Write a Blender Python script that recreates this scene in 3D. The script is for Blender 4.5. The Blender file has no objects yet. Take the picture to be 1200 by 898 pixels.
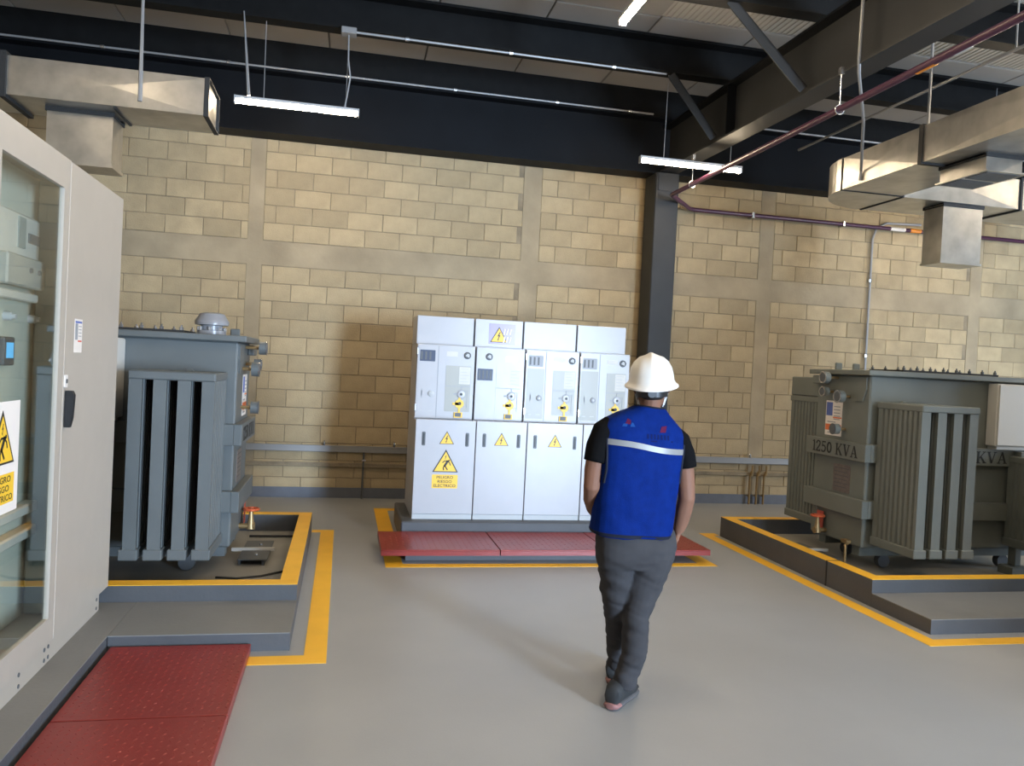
import bpy, bmesh, math, random
from mathutils import Vector, Matrix, noise, Euler
from mathutils.bvhtree import BVHTree
random.seed(7)
SC = bpy.context.scene
COL = SC.collection
PI = math.pi

# ------------------------------------------------------------------ camera
cam_d = bpy.data.cameras.new('camera'); cam = bpy.data.objects.new('camera', cam_d); COL.objects.link(cam)
F_PX, YAW, PITCH, ROLL = 930.0, 0.209797, 0.018218, 0.049615
cam_d.sensor_fit = 'HORIZONTAL'; cam_d.sensor_width = 36.0; cam_d.lens = F_PX / 1200.0 * 36.0
cam_d.clip_start = 0.05; cam_d.clip_end = 200
fwd = Vector((math.sin(YAW) * math.cos(PITCH), math.cos(YAW) * math.cos(PITCH), -math.sin(PITCH)))
rt = Vector((math.cos(YAW), -math.sin(YAW), 0)); up = rt.cross(fwd)
r2 = math.cos(ROLL) * rt + math.sin(ROLL) * up; u2 = -math.sin(ROLL) * rt + math.cos(ROLL) * up
cam.matrix_world = Matrix(((r2.x, u2.x, -fwd.x, 0), (r2.y, u2.y, -fwd.y, 0), (r2.z, u2.z, -fwd.z, 1.6), (0, 0, 0, 1)))
SC.camera = cam

# ------------------------------------------------------------------ world, daylight, exposure
W = bpy.data.worlds.new('world'); SC.world = W; W.use_nodes = True
bg = W.node_tree.nodes['Background']; bg.inputs[0].default_value = (0.62, 0.78, 1.0, 1); bg.inputs[1].default_value = 2.0
def daylight(name, loc, rot, sx, sy, power, col, spread=PI):
    l = bpy.data.lights.new(name, 'AREA'); l.shape = 'RECTANGLE'; l.size = sx; l.size_y = sy
    l.energy = power; l.color = col; l.spread = spread
    o = bpy.data.objects.new(name, l); o.location = loc; o.rotation_euler = rot; COL.objects.link(o); return o
# daylight entering by the open doorway in the rear wall, behind the camera
daylight('daylight_rear_doorway', (5.5, -5.15, 1.42), (PI / 2, 0, math.radians(12)), 1.3, 2.6, 1050, (0.58, 0.76, 1.0), math.radians(150))
# bluish side light from an unseen opening added in the right wall
daylight('daylight_added_opening', (11.75, 3.9, 1.6), (PI / 2, 0, PI / 2), 2.0, 3.0, 200, (0.60, 0.77, 1.0), math.radians(160))
TUBE_STRENGTH = 64.0
SC.view_settings.view_transform = 'Standard'; SC.view_settings.look = 'None'
SC.view_settings.gamma = 1.0; SC.view_settings.use_curve_mapping = False
SC.view_settings.exposure = 0.62
SC.cycles.max_bounces = 8; SC.cycles.diffuse_bounces = 4; SC.cycles.transparent_max_bounces = 8
SC.cycles.sample_clamp_indirect = 4.0; SC.cycles.use_denoising = True

# ------------------------------------------------------------------ materials
def srgb(r, g, b):
    f = lambda c: (c / 255 / 12.92) if c / 255 <= 0.04045 else ((c / 255 + 0.055) / 1.055) ** 2.4
    return (f(r), f(g), f(b), 1)
def mat(name, col, rough=0.5, metal=0.0, var=0.0, scale=8.0, bump=0.0, bscale=60.0, emit=None, estr=0.0, rand=0.0, spec=0.5, coat=0.0, var2=None):
    m = bpy.data.materials.new(name); m.use_nodes = True; nt = m.node_tree; N = nt.nodes; L = nt.links
    b = N['Principled BSDF']; b.inputs['Base Color'].default_value = col; b.inputs['Roughness'].default_value = rough
    b.inputs['Metallic'].default_value = metal; b.inputs['Specular IOR Level'].default_value = spec
    if coat: b.inputs['Coat Weight'].default_value = coat; b.inputs['Coat Roughness'].default_value = 0.15
    if emit: b.inputs['Emission Color'].default_value = emit; b.inputs['Emission Strength'].default_value = estr
    tc = N.new('ShaderNodeTexCoord')
    src = None
    if var or rand:
        nz = N.new('ShaderNodeTexNoise'); nz.inputs['Scale'].default_value = scale; nz.inputs['Detail'].default_value = 5
        L.new(tc.outputs['Object'], nz.inputs['Vector'])
        mx = N.new('ShaderNodeMix'); mx.data_type = 'RGBA'
        d = var2 if var2 else tuple(c * (1 - var) for c in col[:3]) + (1,)
        mx.inputs['A'].default_value = d; mx.inputs['B'].default_value = tuple(min(1, c * (1 + var * .6)) for c in col[:3]) + (1,)
        rmp = N.new('ShaderNodeMapRange'); rmp.inputs['From Min'].default_value = 0.3; rmp.inputs['From Max'].default_value = 0.7
        L.new(nz.outputs['Fac'], rmp.inputs['Value']); L.new(rmp.outputs[0], mx.inputs['Factor'])
        out = mx.outputs['Result']
        if rand:
            oi = N.new('ShaderNodeObjectInfo'); ge = N.new('ShaderNodeNewGeometry')
            ad = N.new('ShaderNodeMath'); ad.operation = 'ADD'; fr = N.new('ShaderNodeMath'); fr.operation = 'FRACT'
            L.new(oi.outputs['Random'], ad.inputs[0]); L.new(ge.outputs['Random Per Island'], ad.inputs[1]); L.new(ad.outputs[0], fr.inputs[0])
            mr = N.new('ShaderNodeMapRange'); mr.inputs['To Min'].default_value = 1 - rand; mr.inputs['To Max'].default_value = 1 + rand
            L.new(fr.outputs[0], mr.inputs['Value'])
            hs = N.new('ShaderNodeHueSaturation'); L.new(mr.outputs[0], hs.inputs['Value']); L.new(out, hs.inputs['Color']); out = hs.outputs[0]
        L.new(out, b.inputs['Base Color'])
    if bump:
        n2 = N.new('ShaderNodeTexNoise'); n2.inputs['Scale'].default_value = bscale; n2.inputs['Detail'].default_value = 4
        L.new(tc.outputs['Object'], n2.inputs['Vector'])
        bp = N.new('ShaderNodeBump'); bp.inputs['Strength'].default_value = bump; bp.inputs['Distance'].default_value = 0.01
        L.new(n2.outputs['Fac'], bp.inputs['Height']); L.new(bp.outputs[0], b.inputs['Normal'])
    return m
M = {}
M['floor'] = mat('grey_epoxy', (0.33, 0.332, 0.332, 1), 0.40, var=0.07, scale=1.3, bump=0.05, bscale=90)
M['kerb'] = mat('dark_grey_paint', (0.085, 0.087, 0.092, 1), 0.5, spec=0.3, var=0.12, scale=3, bump=0.15, bscale=40)
M['step'] = mat('step_grey_paint', (0.20, 0.197, 0.188, 1), 0.5, var=0.1, scale=3, bump=0.1, bscale=50)
M['pit'] = mat('pit_grey', (0.29, 0.275, 0.245, 1), 0.55, var=0.15, scale=3)
M['yellow'] = mat('yellow_line_paint', (0.93, 0.49, 0.03, 1), 0.45, var=0.06, scale=5)
M['block'] = mat('concrete_block', (0.43, 0.332, 0.195, 1), 0.9, var=0.14, scale=5, bump=0.5, bscale=70, rand=0.13)
M['mortar'] = mat('mortar', (0.29, 0.23, 0.15, 1), 0.95, var=0.3, scale=6, bump=0.5, bscale=50)
M['concrete'] = mat('pilaster_concrete', (0.375, 0.298, 0.19, 1), 0.9, var=0.24, scale=2.2, bump=0.3, bscale=25)
M['skirt'] = mat('skirting_paint', (0.13, 0.14, 0.165, 1), 0.5, var=0.1)
M['steel'] = mat('black_steel_paint', (0.0065, 0.0075, 0.0095, 1), 0.55, spec=0.12, var=0.2, scale=3)
M['steel_side'] = mat('charcoal_steel_paint', (0.034, 0.035, 0.036, 1), 0.5, spec=0.3, var=0.15, scale=3)
M['purlin'] = mat('purlin_paint', (0.009, 0.009, 0.009, 1), 0.55, spec=0.12, var=0.2)
M['ceil'] = mat('insulated_roof_panel', (0.36, 0.33, 0.29, 1), 0.6, var=0.08, scale=1)
M['ceil2'] = mat('ribbed_roof_panel', (0.50, 0.47, 0.41, 1), 0.5, var=0.06, scale=1)
M['galv'] = mat('galvanised_sheet', (0.50, 0.485, 0.45, 1), 0.34, metal=0.9, var=0.18, scale=7)
M['gasket'] = mat('black_gasket', (0.02, 0.02, 0.02, 1), 0.7)
M['conduit'] = mat('grey_conduit', (0.30, 0.30, 0.30, 1), 0.45, metal=0.3)
M['purple'] = mat('purple_pipe_paint', (0.07, 0.022, 0.05, 1), 0.38)
M['orange'] = mat('orange_band', (0.75, 0.25, 0.02, 1), 0.4)
M['white'] = mat('white_enamel', (0.43, 0.425, 0.44, 1), 0.35, var=0.02)
M['cream'] = mat('cream_panel', (0.34, 0.335, 0.295, 1), 0.4)
M['cab'] = mat('pale_grey_enamel', (0.42, 0.37, 0.31, 1), 0.45, var=0.03)
M['inner'] = mat('pale_green_mounting_plate', (0.52, 0.52, 0.43, 1), 0.5)
M['innerblue'] = mat('grey_green_trunking', (0.24, 0.27, 0.25, 1), 0.5)
M['breaker'] = mat('breaker_plastic', (0.55, 0.53, 0.47, 1), 0.4)
M['dkgrey'] = mat('dark_grey_plastic', (0.09, 0.095, 0.10, 1), 0.5)
M['midgrey'] = mat('mid_grey_print', (0.45, 0.46, 0.46, 1), 0.5)
M['black'] = mat('black_plastic', (0.012, 0.012, 0.013, 1), 0.45)
M['tran'] = mat('grey_green_transformer_paint', (0.155, 0.165, 0.145, 1), 0.42, var=0.08, scale=4)
M['tranL'] = mat('grey_transformer_paint', (0.112, 0.123, 0.122, 1), 0.42, var=0.08, scale=4)
M['tbox'] = mat('light_grey_box_paint', (0.56, 0.54, 0.49, 1), 0.45)
M['chrome'] = mat('bright_metal', (0.6, 0.6, 0.6, 1), 0.25, metal=0.9)
M['brass'] = mat('brass', (0.33, 0.22, 0.10, 1), 0.4, metal=0.6)
M['redp'] = mat('red_plate_paint', (0.235, 0.024, 0.018, 1), 0.33, var=0.1, scale=4)
M['signyellow'] = mat('sign_yellow', (0.85, 0.52, 0.03, 1), 0.45)
M['signwhite'] = mat('sign_white', (0.78, 0.72, 0.66, 1), 0.45)
M['ink'] = mat('black_ink', (0.015, 0.014, 0.012, 1), 0.5)
M['inkgrey'] = mat('grey_ink', (0.30, 0.31, 0.33, 1), 0.5)
M['inkblue'] = mat('blue_ink', (0.10, 0.15, 0.42, 1), 0.5)
M['inkred'] = mat('red_ink', (0.60, 0.10, 0.06, 1), 0.5)
M['inkorange'] = mat('orange_ink', (0.70, 0.17, 0.05, 1), 0.5)
M['lilac'] = mat('lilac_print', (0.25, 0.19, 0.36, 1), 0.3)
M['redcap'] = mat('valve_wheel_paint', (0.50, 0.09, 0.03, 1), 0.45)
M['tagred'] = mat('red_tag', (0.50, 0.09, 0.06, 1), 0.5)
M['valvegrey'] = mat('valve_grey_paint', (0.22, 0.22, 0.23, 1), 0.3)
M['plate'] = mat('nameplate', (0.20, 0.165, 0.15, 1), 0.35, metal=0.4, var=0.2, scale=30)
M['blueband'] = mat('display_navy', (0.05, 0.065, 0.11, 1), 0.4, spec=0.3)
M['screen'] = mat('lit_screen', (0.02, 0.05, 0.08, 1), 0.3, emit=(0.10, 0.45, 0.85, 1), estr=0.9)
M['tube'] = mat('led_diffuser', (0.9, 0.9, 0.88, 1), 0.4, emit=(1.0, 0.80, 0.55, 1), estr=TUBE_STRENGTH)
M['profile'] = mat('lamp_profile', (0.5, 0.5, 0.5, 1), 0.4)
M['skin'] = mat('skin', (0.18, 0.085, 0.052, 1), 0.65, spec=0.25, var=0.06, scale=12)
M['vest'] = mat('blue_vest_fabric', (0.0018, 0.014, 0.112, 1), 0.75, var=0.15, scale=25, bump=0.15, bscale=180, spec=0.05)
M['piping'] = mat('black_piping', (0.008, 0.010, 0.020, 1), 0.8, spec=0.2)
M['shirt'] = mat('black_cotton', (0.0055, 0.0055, 0.006, 1), 0.95, spec=0.05)
M['trouser'] = mat('charcoal_trouser', (0.040, 0.038, 0.040, 1), 0.9, var=0.14, scale=10, spec=0.2)
M['reflect'] = mat('grey_reflective_tape', (0.19, 0.19, 0.185, 1), 0.4)
M['hat'] = mat('white_hard_hat', (0.66, 0.63, 0.58, 1), 0.3, spec=0.5)
M['hair'] = mat('black_hair', (0.010, 0.008, 0.007, 1), 0.6)
M['shoe'] = mat('black_shoe', (0.018, 0.019, 0.02, 1), 0.7)
M['sole'] = mat('shoe_sole', (0.09, 0.085, 0.085, 1), 0.6)
M['solepink'] = mat('shoe_heel_pink', (0.26, 0.12, 0.11, 1), 0.6)
M['mask'] = mat('white_face_mask', (0.7, 0.7, 0.72, 1), 0.8)
M['eyew'] = mat('eye_white', (0.7, 0.68, 0.65, 1), 0.3)
M['logo_red'] = mat('vest_print_red', (0.075, 0.008, 0.035, 1), 0.8, spec=0.1)
M['logo_blue'] = mat('vest_print_blue', (0.008, 0.045, 0.19, 1), 0.8, spec=0.1)
M['logo_dark'] = mat('vest_print_navy', (0.002, 0.008, 0.06, 1), 0.8, spec=0.1)
def glass_mat():
    m = bpy.data.materials.new('door_glass'); m.use_nodes = True; nt = m.node_tree; N = nt.nodes; L = nt.links
    for n in list(N): N.remove(n)
    o = N.new('ShaderNodeOutputMaterial'); t = N.new('ShaderNodeBsdfTransparent'); t.inputs[0].default_value = (0.95, 0.97, 0.955, 1)
    g = N.new('ShaderNodeBsdfGlossy'); g.inputs['Roughness'].default_value = 0.02; g.inputs['Color'].default_value = (1, 1, 1, 1)
    lw = N.new('ShaderNodeLayerWeight'); lw.inputs['Blend'].default_value = 0.5
    pw = N.new('ShaderNodeMath'); pw.operation = 'POWER'; pw.inputs[1].default_value = 5.0; L.new(lw.outputs['Facing'], pw.inputs[0])
    f = N.new('ShaderNodeMath'); f.operation = 'MULTIPLY_ADD'; f.inputs[1].default_value = 0.94; f.inputs[2].default_value = 0.03; L.new(pw.outputs[0], f.inputs[0])
    mx = N.new('ShaderNodeMixShader')
    L.new(f.outputs[0], mx.inputs[0]); L.new(t.outputs[0], mx.inputs[1]); L.new(g.outputs[0], mx.inputs[2]); L.new(mx.outputs[0], o.inputs[0])
    return m
M['glass'] = glass_mat()

# ------------------------------------------------------------------ mesh helpers
def V(*a): return Vector(a)
class MB:
    def __init__(self): self.v = []; self.f = []; self.sm = []
    def add(self, vs, fs, smooth=False):
        n = len(self.v); self.v += [tuple(p) for p in vs]
        for f in fs: self.f.append(tuple(i + n for i in f)); self.sm.append(smooth)
        return self
    def box(self, x0, x1, y0, y1, z0, z1):
        x0, x1 = sorted((x0, x1)); y0, y1 = sorted((y0, y1)); z0, z1 = sorted((z0, z1))
        vs = [(x0, y0, z0), (x1, y0, z0), (x1, y1, z0), (x0, y1, z0), (x0, y0, z1), (x1, y0, z1), (x1, y1, z1), (x0, y1, z1)]
        return self.add(vs, [(3, 2, 1, 0), (4, 5, 6, 7), (0, 1, 5, 4), (1, 2, 6, 5), (2, 3, 7, 6), (3, 0, 4, 7)])
    def cbox(self, x0, x1, y0, y1, z0, z1, c=0.005):
        """box with chamfered edges"""
        x0, x1 = sorted((x0, x1)); y0, y1 = sorted((y0, y1)); z0, z1 = sorted((z0, z1))
        bm = bmesh.new(); bmesh.ops.create_cube(bm, size=1.0)
        for v in bm.verts:
            v.co = Vector(((x0 + x1) / 2 + v.co.x * (x1 - x0), (y0 + y1) / 2 + v.co.y * (y1 - y0), (z0 + z1) / 2 + v.co.z * (z1 - z0)))
        c = min(c, (x1 - x0) * .3, (y1 - y0) * .3, (z1 - z0) * .3)
        bmesh.ops.bevel(bm, geom=list(bm.edges), offset=c, segments=1, affect='EDGES')
        bm.verts.index_update()
        self.add([v.co[:] for v in bm.verts], [[v.index for v in f.verts] for f in bm.faces]); bm.free(); return self
    def tube(self, pts, r, n=10, cap=True, closed=False, rz=None):
        pts = [Vector(p) for p in pts]; rs = r if isinstance(r, (list, tuple)) else [r] * len(pts)
        rings = []; prev = None
        for i, p in enumerate(pts):
            if closed: t = pts[(i + 1) % len(pts)] - pts[i - 1]
            elif i == 0: t = pts[1] - p
            elif i == len(pts) - 1: t = p - pts[i - 1]
            else: t = (pts[i + 1] - p).normalized() + (p - pts[i - 1]).normalized()
            t.normalize()
            if prev is None:
                a = Vector((1, 0, 0)) if abs(t.x) < 0.8 else Vector((0, 1, 0)); a = (a - t * a.dot(t)).normalized()
            else: a = (prev - t * prev.dot(t)).normalized()
            prev = a; b = t.cross(a)
            ra, rb = rs[i] if isinstance(rs[i], (tuple, list)) else (rs[i], rs[i])
            rings.append([p + a * ra * math.cos(2 * PI * k / n) + b * rb * math.sin(2 * PI * k / n) for k in range(n)])
        vs = [q for R in rings for q in R]; fs = []
        m = len(rings)
        for i in range(m if closed else m - 1):
            j = (i + 1) % m
            for k in range(n): fs.append((i * n + k, i * n + (k + 1) % n, j * n + (k + 1) % n, j * n + k))
        self.add(vs, fs, True)
        if cap and not closed:
            self.add(rings[0], [tuple(range(n - 1, -1, -1))]); self.add(rings[-1], [tuple(range(n))])
        return self
    def loft(self, rings, caps=True, smooth=True):
        n = len(rings[0]); vs = [q for R in rings for q in R]; fs = []
        for i in range(len(rings) - 1):
            for k in range(n): fs.append((i * n + k, i * n + (k + 1) % n, (i + 1) * n + (k + 1) % n, (i + 1) * n + k))
        if caps: fs.append(tuple(range(n - 1, -1, -1))); fs.append(tuple((len(rings) - 1) * n + k for k in range(n)))
        return self.add(vs, fs, smooth)
    def lathe(self, prof, c=(0, 0, 0), axis='Z', n=20):
        c = Vector(c); rings = []
        for r, h in prof:
            R = []
            for k in range(n):
                a = 2 * PI * k / n; x, y = max(r, 1e-4) * math.cos(a), max(r, 1e-4) * math.sin(a)
                R.append(c + (Vector((x, y, h)) if axis == 'Z' else Vector((h, x, y)) if axis == 'X' else Vector((y, h, x))))
            rings.append(R)
        return self.loft(rings)
    def prism(self, poly, o, U, Vv, t):
        """flat outline poly in the (U,V) plane at o, thickness t along U x V"""
        o = Vector(o); U = Vector(U); Vv = Vector(Vv); Nn = U.cross(Vv).normalized()
        n = len(poly); a = [o + U * p[0] + Vv * p[1] for p in poly]; b = [p + Nn * t for p in a]
        fs = [tuple(range(n - 1, -1, -1)), tuple(range(n, 2 * n))] + [(i, (i + 1) % n, n + (i + 1) % n, n + i) for i in range(n)]
        return self.add(a + b, fs)
    def build(self, name, m, parent=None, label=None, smooth=None):
        me = bpy.data.meshes.new(name); me.from_pydata(self.v, [], self.f)
        me.polygons.foreach_set('use_smooth', [bool(s) if smooth is None else smooth for s in self.sm])
        bm = bmesh.new(); bm.from_mesh(me); bmesh.ops.recalc_face_normals(bm, faces=bm.faces)
        for e in bm.edges:
            if len(e.link_faces) == 2 and e.calc_face_angle(0) > 0.75: e.smooth = False
        bm.to_mesh(me); bm.free()
        me.materials.append(M[m] if isinstance(m, str) else m)
        return link(name, me, parent, label)
def wloc(o):
    l = Vector(o.location)
    while o.parent: o = o.parent; l += Vector(o.location)
    return l
def link(name, me, parent=None, label=None):
    o = bpy.data.objects.new(name, me); COL.objects.link(o)
    if parent is not None:
        o.parent = parent; o.matrix_parent_inverse = Matrix.Translation(-wloc(parent))
        if parent.type == 'MESH': o.matrix_parent_inverse = Matrix.Identity(4)
    if label: o['label'] = label
    return o
def tag(o, label=None, cat=None, group=None, kind=None):
    if label: o['label'] = label
    if cat: o['category'] = cat
    if group: o['group'] = group
    if kind: o['kind'] = kind
    return o
def thing(name, loc, label, cat, group=None):
    o = bpy.data.objects.new(name, None); COL.objects.link(o); o.location = loc; o.empty_display_size = 0.1
    return tag(o, label, cat, group)
def struct(o): o['kind'] = 'structure'; return o
def B(name, m, parent, *b, c=0.0, label=None):
    mb = MB()
    if c: mb.cbox(*b, c=c)
    else: mb.box(*b)
    return mb.build(name, m, parent, label)
def rr(w, h, r, n=4, x=0, y=0):
    """rounded rectangle outline centred at x,y"""
    P = []
    for cx, cy, a0 in ((w / 2 - r, h / 2 - r, 0), (-w / 2 + r, h / 2 - r, PI / 2), (-w / 2 + r, -h / 2 + r, PI), (w / 2 - r, -h / 2 + r, 1.5 * PI)):
        for k in range(n + 1): a = a0 + PI / 2 * k / n; P.append((x + cx + r * math.cos(a), y + cy + r * math.sin(a)))
    return P
def circ(r, n=16, x=0, y=0): return [(x + r * math.cos(2 * PI * k / n), y + r * math.sin(2 * PI * k / n)) for k in range(n)]
def text_mesh(s, o, U, Vv, h, w=None, lift=0.0008):
    """lettering as a flat mesh: height h of capitals, centred at o, squeezed to width w"""
    cu = bpy.data.curves.new('lettering', 'FONT'); cu.body = s; cu.size = 1.0; cu.align_x = 'CENTER'; cu.offset = 0.012; cu.resolution_u = 3
    ob = bpy.data.objects.new('lettering', cu); me = bpy.data.meshes.new_from_object(ob); bpy.data.objects.remove(ob)
    xs = [v.co.x for v in me.vertices]; ys = [v.co.y for v in me.vertices]
    cx, cy = (min(xs) + max(xs)) / 2, (min(ys) + max(ys)) / 2; sy = h / (max(ys) - min(ys)); sx = (w / (max(xs) - min(xs))) if w else sy
    o = Vector(o); U = Vector(U); Vv = Vector(Vv); Nn = U.cross(Vv)
    for v in me.vertices: v.co = o + U * ((v.co.x - cx) * sx) + Vv * ((v.co.y - cy) * sy) + Nn * lift
    return me
def lettering(strings, o, U, Vv, h, gap, widths, parent, m='ink', lift=0.0008):
    o = Vector(o); Vv = Vector(Vv); mb = MB()
    for i, s in enumerate(strings):
        me = text_mesh(s, o + Vv * (((len(strings) - 1) / 2 - i) * gap), U, Vv, h, widths[i], lift)
        mb.add([v.co[:] for v in me.vertices], [tuple(p.vertices) for p in me.polygons]); bpy.data.meshes.remove(me)
    return mb.build('lettering', m, parent)
BOLT = [(0.10, 1.0), (-0.28, 0.42), (-0.02, 0.46), (-0.18, 0.10), (-0.28, 0.14), (-0.10, -0.12), (0.02, 0.18), (-0.08, 0.14), (0.24, 0.62), (0.0, 0.58), (0.26, 1.0)]
def tri(s): return [(-s / 2, 0), (s / 2, 0), (0, s * 0.88)]
def warn_triangle(parent, o, U, Vv, s, man=False):
    o = Vector(o); U = Vector(U); Vv = Vector(Vv); Nn = U.cross(Vv).normalized()
    w = MB().prism(tri(s), o, U, Vv, 0.0015).build('warning_sign', 'ink', parent)
    k = 0.86; MB().prism([(x * k, y * k + s * 0.035) for x, y in tri(s)], o + Nn * 0.0016, U, Vv, 0.0006).build('sign_field', 'signyellow', w)
    mb = MB(); o2 = o + Nn * 0.0024
    if not man:
        mb.prism([(x * s * 0.36, y * s * 0.46 + s * 0.13) for x, y in BOLT], o2, U, Vv, 0.0005)
    else:
        q = s
        mb.prism(circ(0.035 * q, 10, 0.13 * q, 0.45 * q), o2, U, Vv, 0.0005)               # head
        def limb(p, wd):
            for a, b in zip(p[:-1], p[1:]):
                a = Vector(a) * q; b = Vector(b) * q; d = (b - a).normalized(); n = Vector((-d.y, d.x)) * wd * q / 2
                e = d * wd * q * 0.3
                mb.prism([tuple(a - e + n), tuple(a - e - n), tuple(b + e - n), tuple(b + e + n)], o2, U, Vv, 0.0005)
        limb([(0.08, 0.43), (-0.03, 0.24)], 0.085)
        limb([(0.07, 0.44), (-0.05, 0.43), (-0.11, 0.37)], 0.035); limb([(0.09, 0.42), (0.16, 0.36), (0.19, 0.27)], 0.035)
        limb([(-0.02, 0.25), (0.03, 0.17), (0.08, 0.10)], 0.045); limb([(-0.04, 0.25), (-0.08, 0.17), (-0.07, 0.09)], 0.045)
        mb.prism([(x * s * 0.13 - 0.0 * s, y * s * 0.17 + s * 0.50) for x, y in BOLT], o2, U, Vv, 0.0005)
    mb.build('pictogram', 'ink', w)
    return w

# ================================================================== STRUCTURE
XL, XR, YB, YF = -4.2, 11.9, 9.4, -5.2        # inner faces: left, right, back, rear walls
ZC = 5.05
fl = struct(B('floor', 'floor', None, XL - .2, XR + .2, YF - .2, YB + .2, -0.15, 0.0))
# painted floor lines (2 mm of paint)
def line(x0, x1, y0, y1): return B('painted_line', 'yellow', fl, x0, x1, y0, y1, 0.0, 0.002)
line(0.39, 0.53, 6.22, 8.75); line(0.53, 3.06, 6.22, 6.32); line(3.06, 3.2, 6.22, 7.2); line(0.53, 0.7, 8.62, 8.75)      # round the switchgear
line(-0.14, -0.02, 4.25, 7.6); line(-0.45, -0.14, 4.25, 4.37); line(-0.22, -0.14, 7.5, 7.6)                                 # round left pit
line(3.65, 3.76, 4.25, 7.55); line(3.76, 8.0, 4.25, 4.36); line(3.76, 3.82, 7.44, 7.55)                                     # round right pit

# back wall: mortar slab, blocks, pilasters, bond beam
wb = struct(B('wall_back', 'mortar', None, XL - .2, XR + .2, YB + 0.007, YB + 0.25, 0, 5.2))
PIL = [(-1.12, -0.96), (2.03, 2.25), (5.17, 5.37), (8.36, 8.54)]
for a, b in PIL: B('pilaster', 'concrete', wb, a, b, YB - 0.001, YB + 0.02, 0.0, 4.12)
BZ0, BZ1 = 2.63, 2.91
segs = []; e = XL
for a, b in PIL + [(XR, XR)]:
    segs.append((e, a)); e = b
for a, b in segs: B('bond_beam', 'concrete', wb, a, b, YB - 0.001, YB + 0.02, BZ0 + .005, BZ1 - .005)
rows = [(0.03 + i * 0.2, 0.2) for i in range(13)] + [(2.91 + i * 0.2, 0.2) for i in range(6)]
blocks = []
for ri, (z, hz) in enumerate(rows):
    for si, (a, b) in enumerate(segs):
        x = a - (0.2 if (ri + si) % 2 else 0.0) - (0.07 if si % 2 else 0)
        while x < b - 0.02:
            x0, x1 = max(x, a), min(x + 0.4, b)
            if x1 - x0 > 0.06: blocks.append((x0, x1, z, z + hz))
            x += 0.4
def hid(x, z):
    if x < -2.15 or x > 9.3: return True
    if 0.8 < x < 3.0 and z < 2.0: return True
    if x < -0.95 and z < 1.7: return True
    if x > 5.6 and z < 1.55: return True
    if x < 0.7 and z < 0.1: return False
    if x < -1.55 and z > 3.0: return True
    return False
blocks.sort(key=lambda q: (hid((q[0] + q[1]) / 2, (q[2] + q[3]) / 2), (q[0] + q[1]) ** 2 / 4 + 88))
cache = {}
def blk(mb, x0, x1, z0, z1, g=0.0035, yo=0.0):
    mb.cbox(x0 + g, x1 - g, YB + yo, YB + 0.03, z0 + g, z1 - g, c=0.005)
rest = MB()
for i, (x0, x1, z0, z1) in enumerate(blocks):
    if i < 300:
        w = round(x1 - x0, 3)
        if w not in cache:
            mb = MB(); blk(mb, -w / 2, w / 2, -0.1, 0.1)
            ob = mb.build('block', 'block', wb); cache[w] = ob.data
        else: ob = link('block', cache[w], wb)
        ob.location = ((x0 + x1) / 2, random.uniform(-0.004, 0.003), (z0 + z1) / 2)
    else: blk(rest, x0, x1, z0, z1, yo=random.uniform(-0.004, 0.003))
tag(rest.build('far_blocks', 'block', wb), kind='stuff')
struct(B('wall_left', 'concrete', None, XL - .2, XL, YF, YB, 0, 5.2))
# right wall with the added side opening (y 2.9-4.9)
mbw = MB().box(XR, XR + .2, YF, 2.9, 0, 5.2).box(XR, XR + .2, 4.9, YB, 0, 5.2).box(XR, XR + .2, 2.9, 4.9, 3.25, 5.2)
struct(mbw.build('wall_right', 'concrete'))
# rear wall with the doorway (x 4.85-6.15)
mbw = MB().box(XL, 4.85, YF - .2, YF, 0, 5.2).box(6.15, XR, YF - .2, YF, 0, 5.2).box(4.85, 6.15, YF - .2, YF, 2.75, 5.2)
struct(mbw.build('wall_rear', 'concrete'))
struct(B('baseboard_back', 'skirt', None, XL, XR, YB - 0.012, YB + 0.005, 0, 0.12))

# ceiling of roof panels
ce = struct(B('ceiling', 'ceil', None, XL - .2, XR + .2, YF - .2, YB + .2, ZC + 0.06, ZC + 0.12))
xj = 1.79 - 1.05 * 6
for i in range(17):
    x0, x1 = xj + 1.05 * i, xj + 1.05 * (i + 1)
    x0c, x1c = max(x0, XL), min(x1, XR)
    if x1c - x0c < .1: continue
    B('roof_panel', 'ceil', ce, x0c + .006, x1c - .006, 7.28, YB, ZC, ZC + 0.05, c=0.006)
    if x0 > 2.5:
        mb = MB(); n = 18; w = (x1c - x0c) / n                               # ribbed sheet
        for k in range(n):
            a = x0c + k * w
            mb.prism([(0, 0), (w * .45, 0), (w * .6, -0.008), (w * .9, -0.008), (w, 0), (w, .02), (0, .02)], (a, 7.26, ZC + .012), (1, 0, 0), (0, 0, 1), 12.4)
        mb.build('ribbed_roof_panel', 'ceil2', ce)
    else:
        B('roof_panel', 'ceil', ce, x0c + .006, x1c - .006, YF, 7.26, ZC, ZC + 0.05, c=0.006)

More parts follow.
